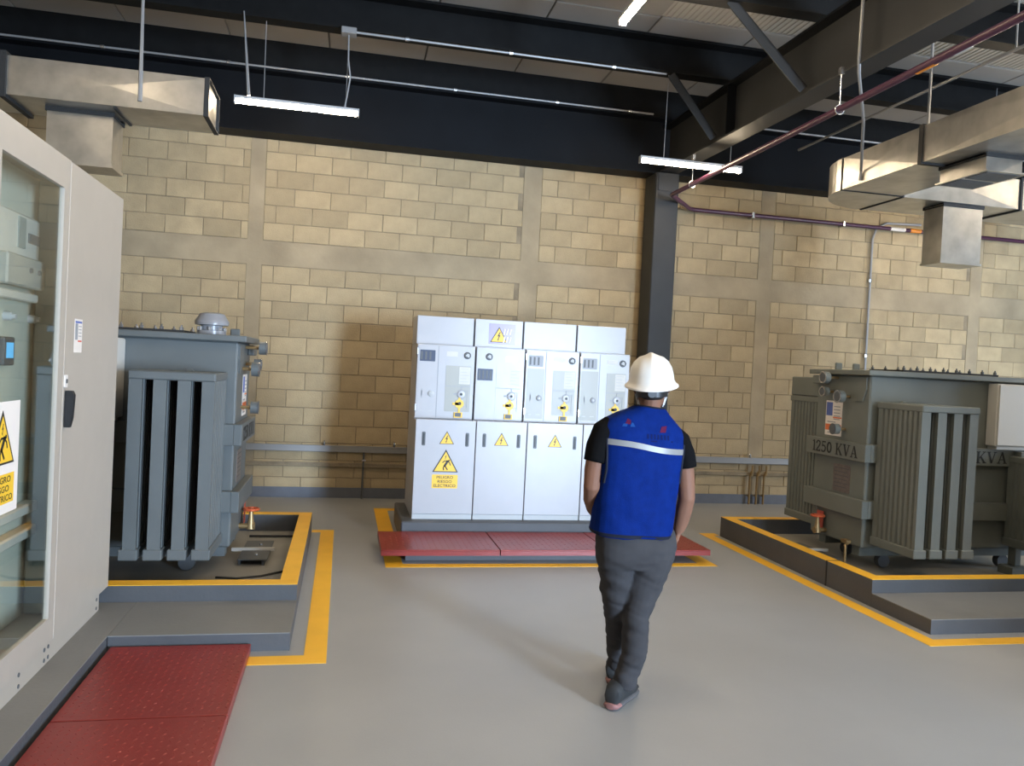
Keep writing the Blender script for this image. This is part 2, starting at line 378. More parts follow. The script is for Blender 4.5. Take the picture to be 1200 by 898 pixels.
# steel frame -------------------------------------------------------
def ibeam_x(mb, x0, x1, yc, z0, z1, w, tf=0.018, tw=0.012):
    mb.box(x0, x1, yc - w / 2, yc + w / 2, z0, z0 + tf); mb.box(x0, x1, yc - w / 2, yc + w / 2, z1 - tf, z1); mb.box(x0, x1, yc - tw / 2, yc + tw / 2, z0 + tf, z1 - tf)
t = thing('wall_beam', (0, 9.2, 4.03), 'deep black steel beam along the top of the block wall', 'beam')
mb = MB(); ibeam_x(mb, XL, XR, 9.22, 4.04, 4.72, 0.3); mb.build('girder', 'steel', t)
B('eaves_purlin', 'purlin', t, XL, XR, 9.12, 9.3, 4.735, ZC - .001)
t = thing('roof_purlin', (0, 7.72, 4.68), 'black roof purlin above the white switchgear, nearest the back wall', 'beam', )
mb = MB(); mb.box(XL, XR, 7.76, 7.775, 4.70, 5.02).box(XL, XR, 7.62, 7.775, 4.68, 4.70).box(XL, XR, 7.62, 7.775, 5.02, 5.045); mb.build('channel', 'purlin', t)
t = thing('roof_purlin', (0, 6.2, 4.68), 'black roof purlin crossing the top edge of the view nearest the camera', 'beam')
mb = MB(); mb.box(XL, XR, 6.16, 6.175, 4.70, 5.02).box(XL, XR, 6.02, 6.175, 4.68, 4.70).box(XL, XR, 6.02, 6.175, 5.02, 5.045); mb.build('channel', 'purlin', t)
# rafter along Y, slightly falling toward the camera
t = thing('roof_rafter', (3.73, 9.0, 4.04), 'thick charcoal steel rafter running from the column toward the camera', 'beam')
def raf(mb, x0, x1, za, zb, y0=3.0, y1=9.05):
    sl = lambda y: (y - 9.0) * 0.020
    vs = []
    for y in (y0, y1):
        for x in (x0, x1):
            for z in (za, zb): vs.append((x, y, z + sl(y)))
    mb.add(vs, [(0, 1, 3, 2), (4, 6, 7, 5), (0, 4, 5, 1), (2, 3, 7, 6), (0, 2, 6, 4), (1, 5, 7, 3)])
raf_bot = MB(); raf(raf_bot, 3.62, 3.84, 4.05, 4.07); raf_bot.build('lower_flange', 'steel_side', t)
m2 = MB(); raf(m2, 3.62, 3.84, 4.57, 4.59); m2.build('upper_flange', 'steel', t)
m2 = MB(); raf(m2, 3.725, 3.737, 4.07, 4.57); m2.build('web', 'steel_side', t)
for y in (7.4, 3.6):
    z = (y - 9) * .02; B('stiffener', 'steel', t, 3.63, 3.83, y - .006, y + .006, 4.07 + z, 4.57 + z)
def brace(xa, ya, za, xb, yb, zb, lab):
    # angle section knee brace
    a = V(xa, ya, za); b = V(xb, yb, zb); d = (b - a).normalized(); s = V(0, 1, 0); n = d.cross(s).normalized()
    mb = MB(); L_ = (b - a).length
    def bar(u0, u1, v0, v1):
        vs = [p + s * u + n * v for p in (a, b) for u in (u0, u1) for v in (v0, v1)]
        mb.add(vs, [(0, 1, 3, 2), (4, 6, 7, 5), (0, 4, 5, 1), (2, 3, 7, 6), (0, 2, 6, 4), (1, 5, 7, 3)])
    bar(-.045, .045, -.006, .006); bar(-.045, -.033, -.08, .006)
    o = mb.build('knee_brace', 'steel_side'); tag(o, lab, 'brace', 'knee braces'); return o
brace(3.14, 7.66, 4.68, 3.62, 7.62, 4.08, 'short angled steel knee brace under the back purlin, above the ceiling lamp by the column')
brace(2.98, 6.10, 4.72, 3.62, 6.00, 4.04, 'thick angled steel knee brace at the top edge, left of the hanging purple pipe')
t = thing('steel_column', (3.70, 9.15, 0), 'tall charcoal steel column standing against the block wall', 'column')
B('shaft', 'steel_side', t, 3.55, 3.85, 8.99, 9.34, 0, 4.035, c=0.012)
B('cap_plate', 'steel_side', t, 3.58, 3.82, 8.978, 8.992, 3.82, 4.03)
B('base_plate', 'steel_side', t, 3.50, 3.90, 8.94, 9.38, 0, 0.02)
# conduits under the roof ---------------------------------------------
def conduit(name, pts, r, label, cat='conduit', m='conduit', clips=(), clipname='clip', n=8):
    t = thing(name, pts[0], label, cat)
    MB().tube(pts, r, n).build('pipe', m, t)
    for c in clips:
        MB().tube([Vector(c[0]) + Vector(c[1]) * -0.018, Vector(c[0]) + Vector(c[1]) * 0.018], r * 1.7, 8).build(clipname, 'chrome', t)
    return t
ex = (1, 0, 0)
conduit('wall_conduit', [(XL, 9.06, 4.735), (3.5, 9.06, 4.735)], 0.012, 'thin grey conduit along the deep wall beam left of the column', clips=[((x, 9.06, 4.735), ex) for x in (-2.6, -1.35, -0.1, 1.1, 2.3, 3.2)])
conduit('wall_conduit', [(3.95, 9.06, 4.72), (XR, 9.06, 4.72)], 0.012, 'thin grey conduit along the deep wall beam right of the rafter')
t = conduit('purlin_conduit', [(-0.15, 7.62, 4.655), (3.06, 7.62, 4.655)], 0.012, 'thin grey conduit fixed under the back roof purlin', clips=[((x, 7.62, 4.655), ex) for x in (0.45, 1.45, 2.5)])
B('junction_box', 'conduit', t, -0.16, -0.02, 7.56, 7.68, 4.62, 4.678, c=.006)
MB().tube([(-0.09, 7.62, 4.62), (-0.085, 7.63, 4.4), (-0.06, 7.66, 4.25), (-0.08, 7.69, 4.1), (-0.1, 7.7, 3.97)], 0.008, 6).build('drop_cable', 'conduit', t)

# LED tubes ------------------------------------------------------------
def led(loc, along, L_, label, wires=True, ztop=4.68, group=None):
    x, y, z = loc
    t = thing('ceiling_lamp', (x, y, z), label, 'lamp', group)
    h = L_ / 2
    if along == 'x':
        B('housing', 'profile', t, x - h, x + h, y - .032, y + .032, z + .022, z + .05, c=.004)
        MB().cbox(x - h + .008, x + h - .008, y - .030, y + .030, z - .012, z + .022, c=.012).build('tube', 'tube', t)
        ends = [(x - h + .25, y), (x + h - .12, y)]
        for s in (-1, 1): B('end_cap', 'profile', t, x + s * h - .006, x + s * h + .006, y - .032, y + .032, z - .02, z + .05)
    else:
        B('housing', 'profile', t, x - .032, x + .032, y - h, y + h, z + .022, z + .05, c=.004)
        MB().cbox(x - .030, x + .030, y - h + .008, y + h - .008, z - .012, z + .022, c=.012).build('tube', 'tube', t)
        ends = [(x, y - h + .12), (x, y + h - .25)]
        for s in (-1, 1): B('end_cap', 'profile', t, x - .032, x + .032, y + s * h - .006, y + s * h + .006, z - .02, z + .05)
    for ax, ay in ends:
        MB().tube([(ax, ay, z + .05), (ax + random.uniform(-.01, .01), ay, ztop)], 0.004, 5).build('hanger_wire', 'conduit', t)
    return t
led((-0.525, 7.7, 3.92), 'x', 1.11, 'glowing white ceiling tube lamp nearest the left air duct', ztop=4.68)
led((3.415, 7.7, 3.78), 'x', 1.11, 'glowing white ceiling tube lamp in front of the steel column', ztop=4.68)
led((2.055, 5.50, 4.40), 'y', 1.2, 'glowing white ceiling tube lamp cut by the top edge of the view', ztop=5.04)
for p, al, lab in (((7.4, 7.7, 3.85), 'x', 'ceiling tube lamp outside the view, above the right transformer'), ((-2.2, 3.6, 4.3), 'y', 'added ceiling tube lamp outside the view, above the glass cabinet'),
                   ((5.6, 4.2, 4.42), 'y', 'added ceiling tube lamp outside the view, right of the camera'), ((2.1, 1.6, 4.42), 'y', 'added ceiling tube lamp outside the view, overhead'),
                   ((8.6, 4.6, 4.3), 'y', 'added ceiling tube lamp outside the view, far right'), ((-0.6, 1.0, 4.42), 'y', 'added ceiling tube lamp outside the view, behind the camera'),
                   ((1.0, 3.4, 4.42), 'y', 'added ceiling tube lamp outside the view, overhead and left of the worker'), ((4.3, 1.6, 4.42), 'y', 'added ceiling tube lamp outside the view, behind and right of the camera'),
                   ((3.2, -1.5, 4.42), 'y', 'added ceiling tube lamp outside the view, by the rear doorway'), ((7.2, 1.2, 4.42), 'y', 'added ceiling tube lamp outside the view, by the right wall opening')):
    led(p, al, 1.2, lab, ztop=5.04)  # unseen lamps; all after the first are added to brighten the room

# ================================================================== DUCTS
def xpanel(mb, P00, P10, P11, P01, rise):
    """cross-broken sheet face: four facets meeting at a slightly raised centre"""
    P = [Vector(p) for p in (P00, P10, P11, P01)]; n = (P[1] - P[0]).cross(P[3] - P[0]).normalized()
    c = sum(P, Vector()) / 4 + n * rise
    mb.add(P + [c], [(0, 1, 4), (1, 2, 4), (2, 3, 4), (3, 0, 4)])
def ductbox(mb, x0, x1, y0, y1, z0, z1, rise=0.012, skip=()):
    f = {'-y': ((x0, y0, z0), (x1, y0, z0), (x1, y0, z1), (x0, y0, z1)), '+y': ((x1, y1, z0), (x0, y1, z0), (x0, y1, z1), (x1, y1, z1)),
         '-x': ((x0, y1, z0), (x0, y0, z0), (x0, y0, z1), (x0, y1, z1)), '+x': ((x1, y0, z0), (x1, y1, z0), (x1, y1, z1), (x1, y0, z1)),
         '-z': ((x0, y1, z0), (x1, y1, z0), (x1, y0, z0), (x0, y0, z0)), '+z': ((x0, y0, z1), (x1, y0, z1), (x1, y1, z1), (x0, y1, z1))}
    for k, q in f.items():
        if k not in skip: xpanel(mb, *q, rise)
def frame_y(mb, y, x0, x1, z0, z1, w=0.02, d=0.02):
    mb.box(x0 - d, x1 + d, y - w, y + w, z1, z1 + d).box(x0 - d, x1 + d, y - w, y + w, z0 - d, z0).box(x0 - d, x0, y - w, y + w, z0, z1).box(x1, x1 + d, y - w, y + w, z0, z1)
def frame_x(mb, x, y0, y1, z0, z1, w=0.02, d=0.02):
    mb.box(x - w, x + w, y0 - d, y1 + d, z1, z1 + d).box(x - w, x + w, y0 - d, y1 + d, z0 - d, z0).box(x - w, x + w, y0 - d, y0, z0, z1).box(x - w, x + w, y1, y1 + d, z0, z1)
# left duct
t = thing('air_duct', (-2.0, 6.67, 3.4), 'galvanised rectangular air duct above the left transformer', 'duct')
mb = MB(); ductbox(mb, -2.47, -1.11, 6.42, 6.92, 3.4, 3.68); mb.build('duct_section', 'galv', t)
mb = MB(); ductbox(mb, -4.19, -2.51, 6.42, 6.92, 3.4, 3.68); mb.build('duct_section', 'galv', t)
mb = MB(); frame_x(mb, -2.49, 6.42, 6.92, 3.4, 3.68, .02, .025); mb.build('flange', 'gasket', t)
mb = MB(); frame_x(mb, -1.105, 6.42, 6.92, 3.4, 3.68, .018, .008); mb.build('flange', 'gasket', t)
mb = MB(); ductbox(mb, -2.26, -1.80, 6.60, 6.88, 2.98, 3.385, .004); mb.build('drop_duct', 'galv', t)
mb = MB().box(-2.27, -1.79, 6.59, 6.89, 2.975, 3.0); mb.build('outlet_rim', 'galv', t)
mb = MB(); frame_x(mb, -2.03, 6.6, 6.88, 3.375, 3.395, .24, .012); mb.build('gasket_strip', 'gasket', t)
B('mounting_bracket', 'gasket', t, -1.76, -1.74, 6.44, 6.9, 3.385, 3.4)
for x, y, x2, z2 in ((-1.57, 6.42, -1.585, ZC), (-0.95, 7.6, -1.02, 4.7)):
    MB().tube([(x, y - .01, 3.45 if y < 7 else 3.95), (x2, y - .01, z2)], (0.016, .006), 6).build('hanger_strap', 'conduit', t)
# right duct
t = thing('air_duct', (4.75, 5.5, 3.4), 'galvanised air duct with rounded elbow above the right transformer', 'duct')
DX0, DX1, DZ0, DZ1 = 4.42, 5.05, 3.4, 3.69
mb = MB(); ductbox(mb, DX0, DX1, 2.6, 5.54, DZ0, DZ1); mb.build('duct_section', 'galv', t)
mb = MB(); ductbox(mb, DX0, DX1, 5.58, 6.58, DZ0, DZ1); mb.build('duct_section', 'galv', t)
mb = MB(); frame_y(mb, 5.56, DX0, DX1, DZ0, DZ1, .022, .012); mb.build('flange', 'gasket', t)
mb = MB(); frame_y(mb, 6.59, DX0, DX1, DZ0, DZ1, .008, .006); mb.build('flange', 'gasket', t)
n = 12; R = DX1 - DX0 + .02; cxx, cyy = DX1 + .02, 6.60
arc = [(cxx - R * math.cos(PI / 2 * k / n), cyy + R * math.sin(PI / 2 * k / n)) for k in range(n + 1)]
prof = [(cxx - .02, cyy)] + [(DX0, cyy)] + arc[1:] + [(cxx, cyy)]
mb = MB().prism(prof, (0, 0, DZ0), (1, 0, 0), (0, 1, 0), DZ1 - DZ0); mb.build('elbow', 'galv', t)
mb = MB(); frame_x(mb, 5.085, 6.61, 7.23, DZ0, DZ1, .01, .008); mb.build('flange', 'gasket', t)
mb = MB(); ductbox(mb, 5.1, 6.38, 6.61, 7.23, DZ0, DZ1); mb.build('duct_section', 'galv', t)
mb = MB(); frame_x(mb, 6.395, 6.61, 7.23, DZ0, DZ1, .012, .015); mb.build('flange', 'gasket', t)
mb = MB(); ductbox(mb, 6.41, 8.2, 6.61, 7.23, DZ0, DZ1); mb.build('duct_section', 'galv', t)
mb = MB(); ductbox(mb, 5.56, 6.0, 6.64, 6.9, 2.83, 3.385, .004); mb.build('drop_duct', 'galv', t)
mb = MB().box(5.55, 6.01, 6.63, 6.91, 2.82, 2.84); mb.build('outlet_rim', 'galv', t)
mb = MB(); frame_x(mb, 5.78, 6.64, 6.9, 3.378, 3.392, .23, .012); mb.build('gasket_strip', 'gasket', t)
mb = MB(); ductbox(mb, 4.64, 4.96, 5.13, 5.6, 3.26, 3.385, .003); mb.build('diffuser_neck', 'galv', t)
mb = MB(); frame_x(mb, 4.8, 5.13, 5.6, 3.38, 3.397, .17, .012); mb.build('gasket_strip', 'gasket', t)
g = MB().box(4.62, 4.98, 5.10, 5.63, 3.253, 3.265).build('diffuser_grille', 'galv', t)
mb = MB()
for yy0, yy1 in ((5.13, 5.35), (5.385, 5.6)):
    for k in range(9): mb.box(4.65, 4.95, yy0 + (yy1 - yy0) * k / 9 + .002, yy0 + (yy1 - yy0) * (k + .75) / 9, 3.248, 3.254)
tag(mb.build('grille_louvre', 'dkgrey', g), kind='stuff')
MB().tube([(4.5, 5.6, 3.70), (4.5, 5.6, ZC)], 0.012, 6).build('hanger_rod', 'conduit', t)
MB().tube([(5.0, 4.9, 3.70), (5.0, 4.9, ZC)], 0.012, 6).build('hanger_rod', 'conduit', t)
conduit('flexible_conduit', [(3.585, 5.20, 4.75), (3.59, 5.22, 4.4), (3.60, 5.24, 4.02), (3.66, 5.32, 3.93), (4.0, 5.72, 3.73), (4.395, 6.28, 3.50), (4.405, 6.30, 3.42)], 0.013, 'pale flexible conduit hanging from the rafter down to the right air duct')
t = conduit('roof_conduit', [(5.05, 3.8, 4.30), (5.05, 8.4, 4.30)], 0.014, 'thin straight conduit under the roof right of the rafter')
MB().tube([(5.05, 5.35, 4.30), (5.05, 5.35, ZC)], 0.008, 6).build('hanger_rod', 'conduit', t)
conduit('wall_conduit', [(6.78, 9.36, 0.1), (6.78, 9.36, 3.55), (6.83, 9.36, 3.70), (6.98, 9.36, 3.78), (7.5, 9.36, 3.80)], 0.016, 'vertical grey conduit on the block wall behind the right transformer', clips=[((6.78, 9.37, 3.0), (0, 0, 1)), ((6.78, 9.37, 2.0), (0, 0, 1))])

# purple pipe
t = thing('purple_pipe', (3.62, 5, 3.7), 'purple pipe with orange bands running under the rafter and along the wall', 'pipe')
MB().tube([(3.60, 2.4, 3.70), (3.62, 8.60, 3.70), (3.63, 8.67, 3.70), (3.67, 8.72, 3.70), (4.12, 9.27, 3.70), (4.2, 9.31, 3.70), (XR, 9.31, 3.70)], 0.026, 12).build('pipe', 'purple', t)
MB().tube([(3.612, 4.46, 3.70), (3.613, 4.63, 3.70)], 0.028, 12).build('band', 'orange', t)
MB().tube([(3.610, 4.16, 3.70), (3.611, 4.30, 3.70)], 0.0264, 12).build('marking_label', 'midgrey', t)
MB().tube([(7.30, 9.31, 3.70), (7.46, 9.31, 3.70)], 0.028, 12).build('band', 'orange', t)
MB().tube([(7.0, 9.31, 3.70), (7.22, 9.31, 3.70)], 0.0268, 12).build('marking_label', 'signwhite', t)
for y in (5.47, 8.1):
    mb = MB(); mb.tube([(3.615 + .036 * math.cos(a), y, 3.70 + .036 * math.sin(a)) for a in [2 * PI * k / 12 for k in range(12)]], .006, 6, closed=True)
    mb.tube([(3.615, y, 3.735), (3.615, y, 4.0)], .005, 6); mb.box(3.60, 3.632, y - .02, y + .02, 3.97, 4.02)
    mb.build('clevis_hanger', 'chrome', t)
for x in (5.0, 6.3, 8.2): B('wall_bracket', 'chrome', t, x - .015, x + .015, 9.28, 9.4, 3.665, 3.735)

# wall services: raceways low on the wall
def raceway(name, x0, x1, z0, z1, lab, d=.05, m='conduit'):
    t = thing(name, ((x0 + x1) / 2, 9.38, z0), lab, 'raceway')
    B('tray', m, t, x0, x1, YB - d, YB - .007, z0, z1, c=.006); B('lid_edge', m, t, x0, x1, YB - d - .006, YB - d, z1 - .014, z1)
    return t
raceway('cable_raceway', XL + .03, 3.5, 0.535, 0.61, 'grey cable raceway on the wall left of the steel column')
raceway('cable_raceway', 3.9, 7.0, 0.52, 0.60, 'grey cable raceway on the wall between column and right transformer')
raceway('wall_rail', XL + .03, 3.5, 0.36, 0.41, 'lower brown rail under the raceway left of the column', .03, 'mortar')
raceway('wall_rail', 3.9, 7.0, 0.365, 0.41, 'lower brown rail under the raceway right of the column', .03, 'mortar')
for i, x in enumerate((-0.18, 0.62)):
    o = MB().lathe([(0, 0), (.014, 0), (.016, .03), (.008, .055), (0, .06)], (x, 9.36, .611), n=8).build('raceway_fitting', 'chrome'); tag(o, ('small bright fitting on the raceway farther from the switchgear', 'small bright fitting on the raceway beside the switchgear')[i], 'fitting')
o = MB().lathe([(0, 0), (.014, 0), (.016, .03), (.008, .055), (0, .06)], (5.18, 9.36, .601), n=8).build('raceway_fitting', 'chrome'); tag(o, 'small bright fitting on the raceway right of the column', 'fitting')
for k, x in enumerate((5.19, 5.29, 5.39)):
    t = thing('earthing_pipe', (x, 9.36, 0), ('leftmost', 'middle', 'rightmost')[k] + ' of three short brown pipes low on the wall by the right transformer', 'pipe', 'brown pipes low on the wall')
    MB().tube([(x, 9.35, 0.0), (x, 9.35, 0.36), (x + .03, 9.35, .43), (x + .035, 9.36, .50)], .014, 8).build('pipe', 'brass', t)
    MB().tube([(x + .01, 9.35, .37), (x + .028, 9.35, .42)], .022, 8).build('gland', 'brass', t)
    B('wall_clip', 'chrome', t, x - .03, x + .03, 9.37, 9.40, .1, .12)
t = thing('earthing_pipe', (-0.02, 9.36, 0), 'thin dark rod rising from floor to raceway left of the switchgear', 'pipe')
MB().tube([(0.27, 9.35, 0.0), (0.275, 9.35, .54)], .011, 8).build('pipe', 'dkgrey', t); B('bracket', 'chrome', t, .255, .30, 9.33, 9.40, .44, .46)

# ================================================================== PITS, STEPS
def pit(x0, x1, sgn, lab_k, lab_s, xs0, xs1):
    """kerb ring (outer x0..x1, y 5.05..7.4) with a low step in front"""
    t = thing('pit_kerb', ((x0 + x1) / 2, 6.2, 0), lab_k, 'kerb')
    y0, y1, w, h = 5.05, 7.42, 0.11, 0.2
    mb = MB().box(x0, x1, y0, y0 + w, 0, h - .003).box(x0, x1, y1 - w, y1, 0, h - .003).box(x0, x0 + w, y0 + w, y1 - w, 0, h - .003).box(x1 - w, x1, y0 + w, y1 - w, 0, h - .003)
    mb.build('kerb_wall', 'kerb', t)
    mb = MB().box(x0, x1, y0, y0 + w, h - .003, h).box(x0, x1, y1 - w, y1, h - .003, h).box(x0, x0 + w, y0 + w, y1 - w, h - .003, h).box(x1 - w, x1, y0 + w, y1 - w, h - .003, h)
    mb.build('yellow_top_edge', 'yellow', t, 'yellow painted top edge')
    B('pit_floor', 'pit', t, x0 + w, x1 - w, y0 + w, y1 - w, 0, 0.05)
    s = thing('concrete_step', ((xs0 + xs1) / 2, 4.75, 0), lab_s, 'step')
    B('step_top', 'step', s, xs0, xs1, 4.45, 5.048, .095, .1); B('step_body', 'kerb', s, xs0, xs1, 4.452, 5.048, 0, .095)
    return t
kl = pit(-3.3, -0.22, 1, 'grey kerb with yellow top edge round the left transformer', 'low grey step in front of the left transformer pit', -1.14, -0.22)
kr = pit(3.82, 7.3, -1, 'grey kerb with yellow top edge round the right transformer', 'low grey step in front of the right transformer pit', 3.82, 8.0)
B('joint', 'gasket', kr, 3.815, 3.935, 5.60, 5.612, 0.0, .2015)
t = thing('concrete_platform', (-2.2, 3.0, 0), 'low grey concrete platform under the glass-door cabinet', 'platform')
B('platform_top', 'step', t, -4.0, -1.142, -1.0, 5.046, .095, .1, ); B('platform_body', 'kerb', t, -4.0, -1.144, -1.0, 5.046, 0, .095)
for yy in (2.9,): B('joint', 'gasket', t, -4.0, -1.139, yy, yy + .006, .0, .1012)

# red plates --------------------------------------------------------------
def tread(x0, x1, y0, y1, z, pitch=0.034):
    mb = MB(); nx = int((x1 - x0 - .02) / pitch); ny = int((y1 - y0 - .02) / pitch)
    for i in range(nx):
        for j in range(ny):
            cx, cy = x0 + .02 + pitch * (i + .5), y0 + .02 + pitch * (j + .5); a = PI / 4 if (i + j) % 2 else -PI / 4
            dx, dy = math.cos(a) * .012, math.sin(a) * .012; ox, oy = -math.sin(a) * .0035, math.cos(a) * .0035
            mb.add([(cx - dx, cy - dy, z), (cx + ox, cy + oy, z), (cx + dx, cy + dy, z), (cx - ox, cy - oy, z), (cx, cy, z + .0022)], [(0, 1, 4), (1, 2, 4), (2, 3, 4), (3, 0, 4)])
    return mb
def red_plate(x0, x1, y0, y1, z0, z1, lab, group, pitch=.034):
    t = thing('red_cover_plate', ((x0 + x1) / 2, (y0 + y1) / 2, z0), lab, 'cover plate', group)
    B('plate', 'redp', t, x0, x1, y0, y1, z1 - .012, z1, c=.003)
    B('folded_edge', 'redp', t, x0 + .001, x1 - .001, y0 + .001, y1 - .001, z0, z1 - .012)
    tag(tread(x0, x1, y0, y1, z1, pitch).build('tread_pattern', 'redp', t), kind='stuff')
red_plate(-1.12, -0.42, 3.56, 4.43, .002, .05, 'red tread plate on the floor directly in front of the step, back of the two', 'red tread plates by the glass cabinet')
red_plate(-1.12, -0.42, 2.68, 3.55, .002, .05, 'red tread plate on the floor nearest the camera, cut by the bottom edge', 'red tread plates by the glass cabinet')
fr = thing('trench_frame', (1.7, 6.7, 0), 'low dark frame carrying the red plates before the switchgear', 'frame')
MB().box(.56, 2.85, 6.45, 6.53, 0, .07).box(.56, .64, 6.53, 7.0, 0, .07).box(2.77, 2.85, 6.53, 7.0, 0, .07).build('trench_kerb', 'kerb', fr)
xs = [0.35, 1.315, 2.23, 3.17]
for i in range(3): red_plate(xs[i] + .004, xs[i + 1] - .004, 6.30, 7.0, .072, .12, ('left red cover plate before the switchgear, above the yellow corner', 'middle red cover plate before the switchgear, left of the worker', 'right red cover plate before the switchgear, beyond the worker')[i], 'red plates before the switchgear', .05)

# ================================================================== SWITCHGEAR
pad = thing('concrete_pad', (1.65, 7.4, 0), 'grey concrete pad under the white switchgear cubicles', 'pad')
B('pad_block', 'kerb', pad, .56, 2.86, 7.03, 8.0, 0, .2, c=.01)
SX = [0.655, 1.21, 1.69, 2.23, 2.745]
YD, YC, YT, YK = 7.15, 7.37, 7.52, 7.98
UX, VZ = (1, 0, 0), (0, 0, 1)
SLAB = ['white switchgear cubicle at the left end, with the falling man danger sign', 'white switchgear cubicle second from left, with a lilac label on its top box',
        'white switchgear cubicle third from left, with a plain top box and single lightning triangle', 'white switchgear cubicle at the right end, partly behind the worker']
for i in range(4):
    x0, x1 = SX[i] + .004, SX[i + 1] - .004; w = x1 - x0
    t = thing('switchgear_cubicle', ((x0 + x1) / 2, 7.6, .2), SLAB[i], 'switchgear', 'switchgear row')
    MB().box(x0, x1, YD + .02, YK, .2, 1.095).box(x0 + .002, x1 - .002, YC + .02, YK, 1.095, 1.79).build('body', 'white', t)
    B('plinth_strip', 'midgrey', t, x0 + .002, x1 - .002, YD + .006, YD + .02, .2, .245)
    B('top_box', 'white', t, x0 + .003, x1 - .003, YT, YK, 1.792, 2.06, c=.004)
    d = B('lower_door', 'white', t, x0, x1, YD, YD + .018, .247, 1.105, c=.003)
    hw = .075
    for hx in ((x0 + hw, x1 - hw)):
        MB().prism(rr(.032, .125, .008, 2), (hx, YD, .93), UX, VZ, .004).build('handle', 'dkgrey', d)
        MB().prism(rr(.012, .10, .004, 2), (hx, YD - .004, .93), UX, VZ, .006).build('handle_grip', 'black', d)
    if i < 3: warn_triangle(t, ((x0 + x1) / 2 + (.012 if i == 0 else 0), YD - .0, .885), UX, VZ, .135)
    if i == 0:
        s = MB().prism(rr(.30, .54, .006, 1), ((x0 + x1) / 2 + .0, YD, .62), UX, VZ, .001).build('sign_sheet', 'white', t)
        warn_triangle(t, ((x0 + x1) / 2 + .01, YD - .0012, .63), UX, VZ, .235, man=True)
        s = MB().prism(rr(.235, .125, .006, 1), ((x0 + x1) / 2 + .01, YD - .0012, .545), UX, VZ, .001).build('danger_sign', 'signyellow', t)
        lettering(['PELIGRO', 'RIESGO', 'ELECTRICO'], ((x0 + x1) / 2 + .01, YD - .0022, .545), UX, VZ, .026, .038, (.15, .13, .20), s)
    # control compartment
    c = B('control_panel', 'white', t, x0 + .004, x1 - .004, YC, YC + .018, 1.10, 1.785, c=.003)
    yf = YC
    sp = x0 + (.20 if i != 1 else 0)
    def flat(name, xa, xb, za, zb, m, th=.002): return MB().prism(rr(xb - xa, zb - za, .003, 1), ((xa + xb) / 2, yf, (za + zb) / 2), UX, VZ, th).build(name, m, t)
    if i != 1:
        flat('seam_strip', sp - .004, sp + .004, 1.11, 1.78, 'inkgrey', .001)
        flat('left_panel', x0 + .018, sp - .012, 1.13, 1.765 if i == 0 else 1.61, 'cream' if i else 'white', .002)
        flat('display', x0 + .028, sp - .03, 1.63, 1.735, 'blueband' if i == 0 else 'inkgrey', .004)
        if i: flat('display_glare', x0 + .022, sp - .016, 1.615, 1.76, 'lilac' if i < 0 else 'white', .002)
        mb = MB()
        for k in range(3): mb.box(x0 + .036 + k * .04, x0 + .052 + k * .04, yf - .006, yf - .004, 1.645, 1.72)
        mb.build('display_segment', 'dkgrey', t)
        MB().lathe([(0, 0), (.028, 0), (.026, -.014), (.012, -.016), (0, -.016)], (sp - .055, yf - .002, 1.33), 'Y', 14).build('rotary_knob', 'midgrey' if i == 0 else 'inkgrey', t)
        MB().lathe([(0, 0), (.012, 0), (.010, -.003), (0, -.003)], (sp - .055, yf - .017, 1.33), 'Y', 10).build('knob_centre', 'white' if i else 'midgrey', t)
        mb = MB().box(x0 + .055, x0 + .060, yf - .003, yf, 1.29, 1.375).prism(rr(.014, .05, .004, 1), (x0 + .0575, yf, 1.333), UX, VZ, .003); mb.build('operation_mark', 'inkgrey', t)
        mb = MB().box(x0 + .04, x0 + .075, yf - .003, yf, 1.168, 1.174).box(x0 + .12, x0 + .16, yf - .003, yf, 1.168, 1.174); mb.build('small_print', 'midgrey', t)
        for zz in (1.20, 1.72): B('hinge', 'chrome', t, x0 + .0, x0 + .010, yf - .012, yf, zz - .03, zz + .03)
    else:
        flat('display', x0 + .02, x0 + .165, 1.475, 1.585, 'blueband', .004)
        mb = MB()
        for k in range(4): mb.box(x0 + .03 + k * .036, x0 + .044 + k * .036, yf - .006, yf - .004, 1.49, 1.57)
        mb.build('display_segment', 'dkgrey', t)
    # mimic board
    xa = (sp + .075) if i != 1 else x0 + .20; xb = x1 - .035
    flat('mimic_board', xa, xb, 1.17, 1.60, 'cream' if i in (0, 2, 3) else 'white', .0025)
    mb = MB().box(xa, xb, yf - .004, yf, 1.405, 1.411); mb.build('divider_line', 'inkgrey', t)
    lb = flat('printed_table', xb - .11, xb - .005, 1.43, 1.59, 'midgrey' if i == 9 else 'tbox', .003)
    mb = MB()
    for k in range(5): mb.box(xb - .10, xb - (.02 + .02 * (k % 2)), yf - .0042, yf - .003, 1.57 - k * .03, 1.575 - k * .03)
    mb.build('small_print', 'midgrey', lb)
    px = xb - .085
    MB().lathe([(0, 0), (.036, 0), (.034, -.012), (.014, -.014), (0, -.014)], (px, yf - .003, 1.335), 'Y', 14).build('switch_socket', 'white', t)
    mb = MB().prism(circ(.044, 14), (px, yf - .003, 1.335), UX, VZ, .002).box(px - .07, px - .03, yf - .006, yf - .003, 1.328, 1.342); mb.box(px - .004, px + .004, yf - .006, yf - .003, 1.20, 1.41)
    mb.box(px + .055, px + .06, yf - .005, yf - .003, 1.19, 1.37).box(px + .02, px + .06, yf - .005, yf - .003, 1.366, 1.371).box(px + .02, px + .06, yf - .005, yf - .003, 1.22, 1.225); mb.build('mimic_diagram', 'inkgrey', t)
    MB().prism(circ(.013, 10), (px, yf - .017, 1.335), UX, VZ, .001).build('socket_hole', 'ink', t)
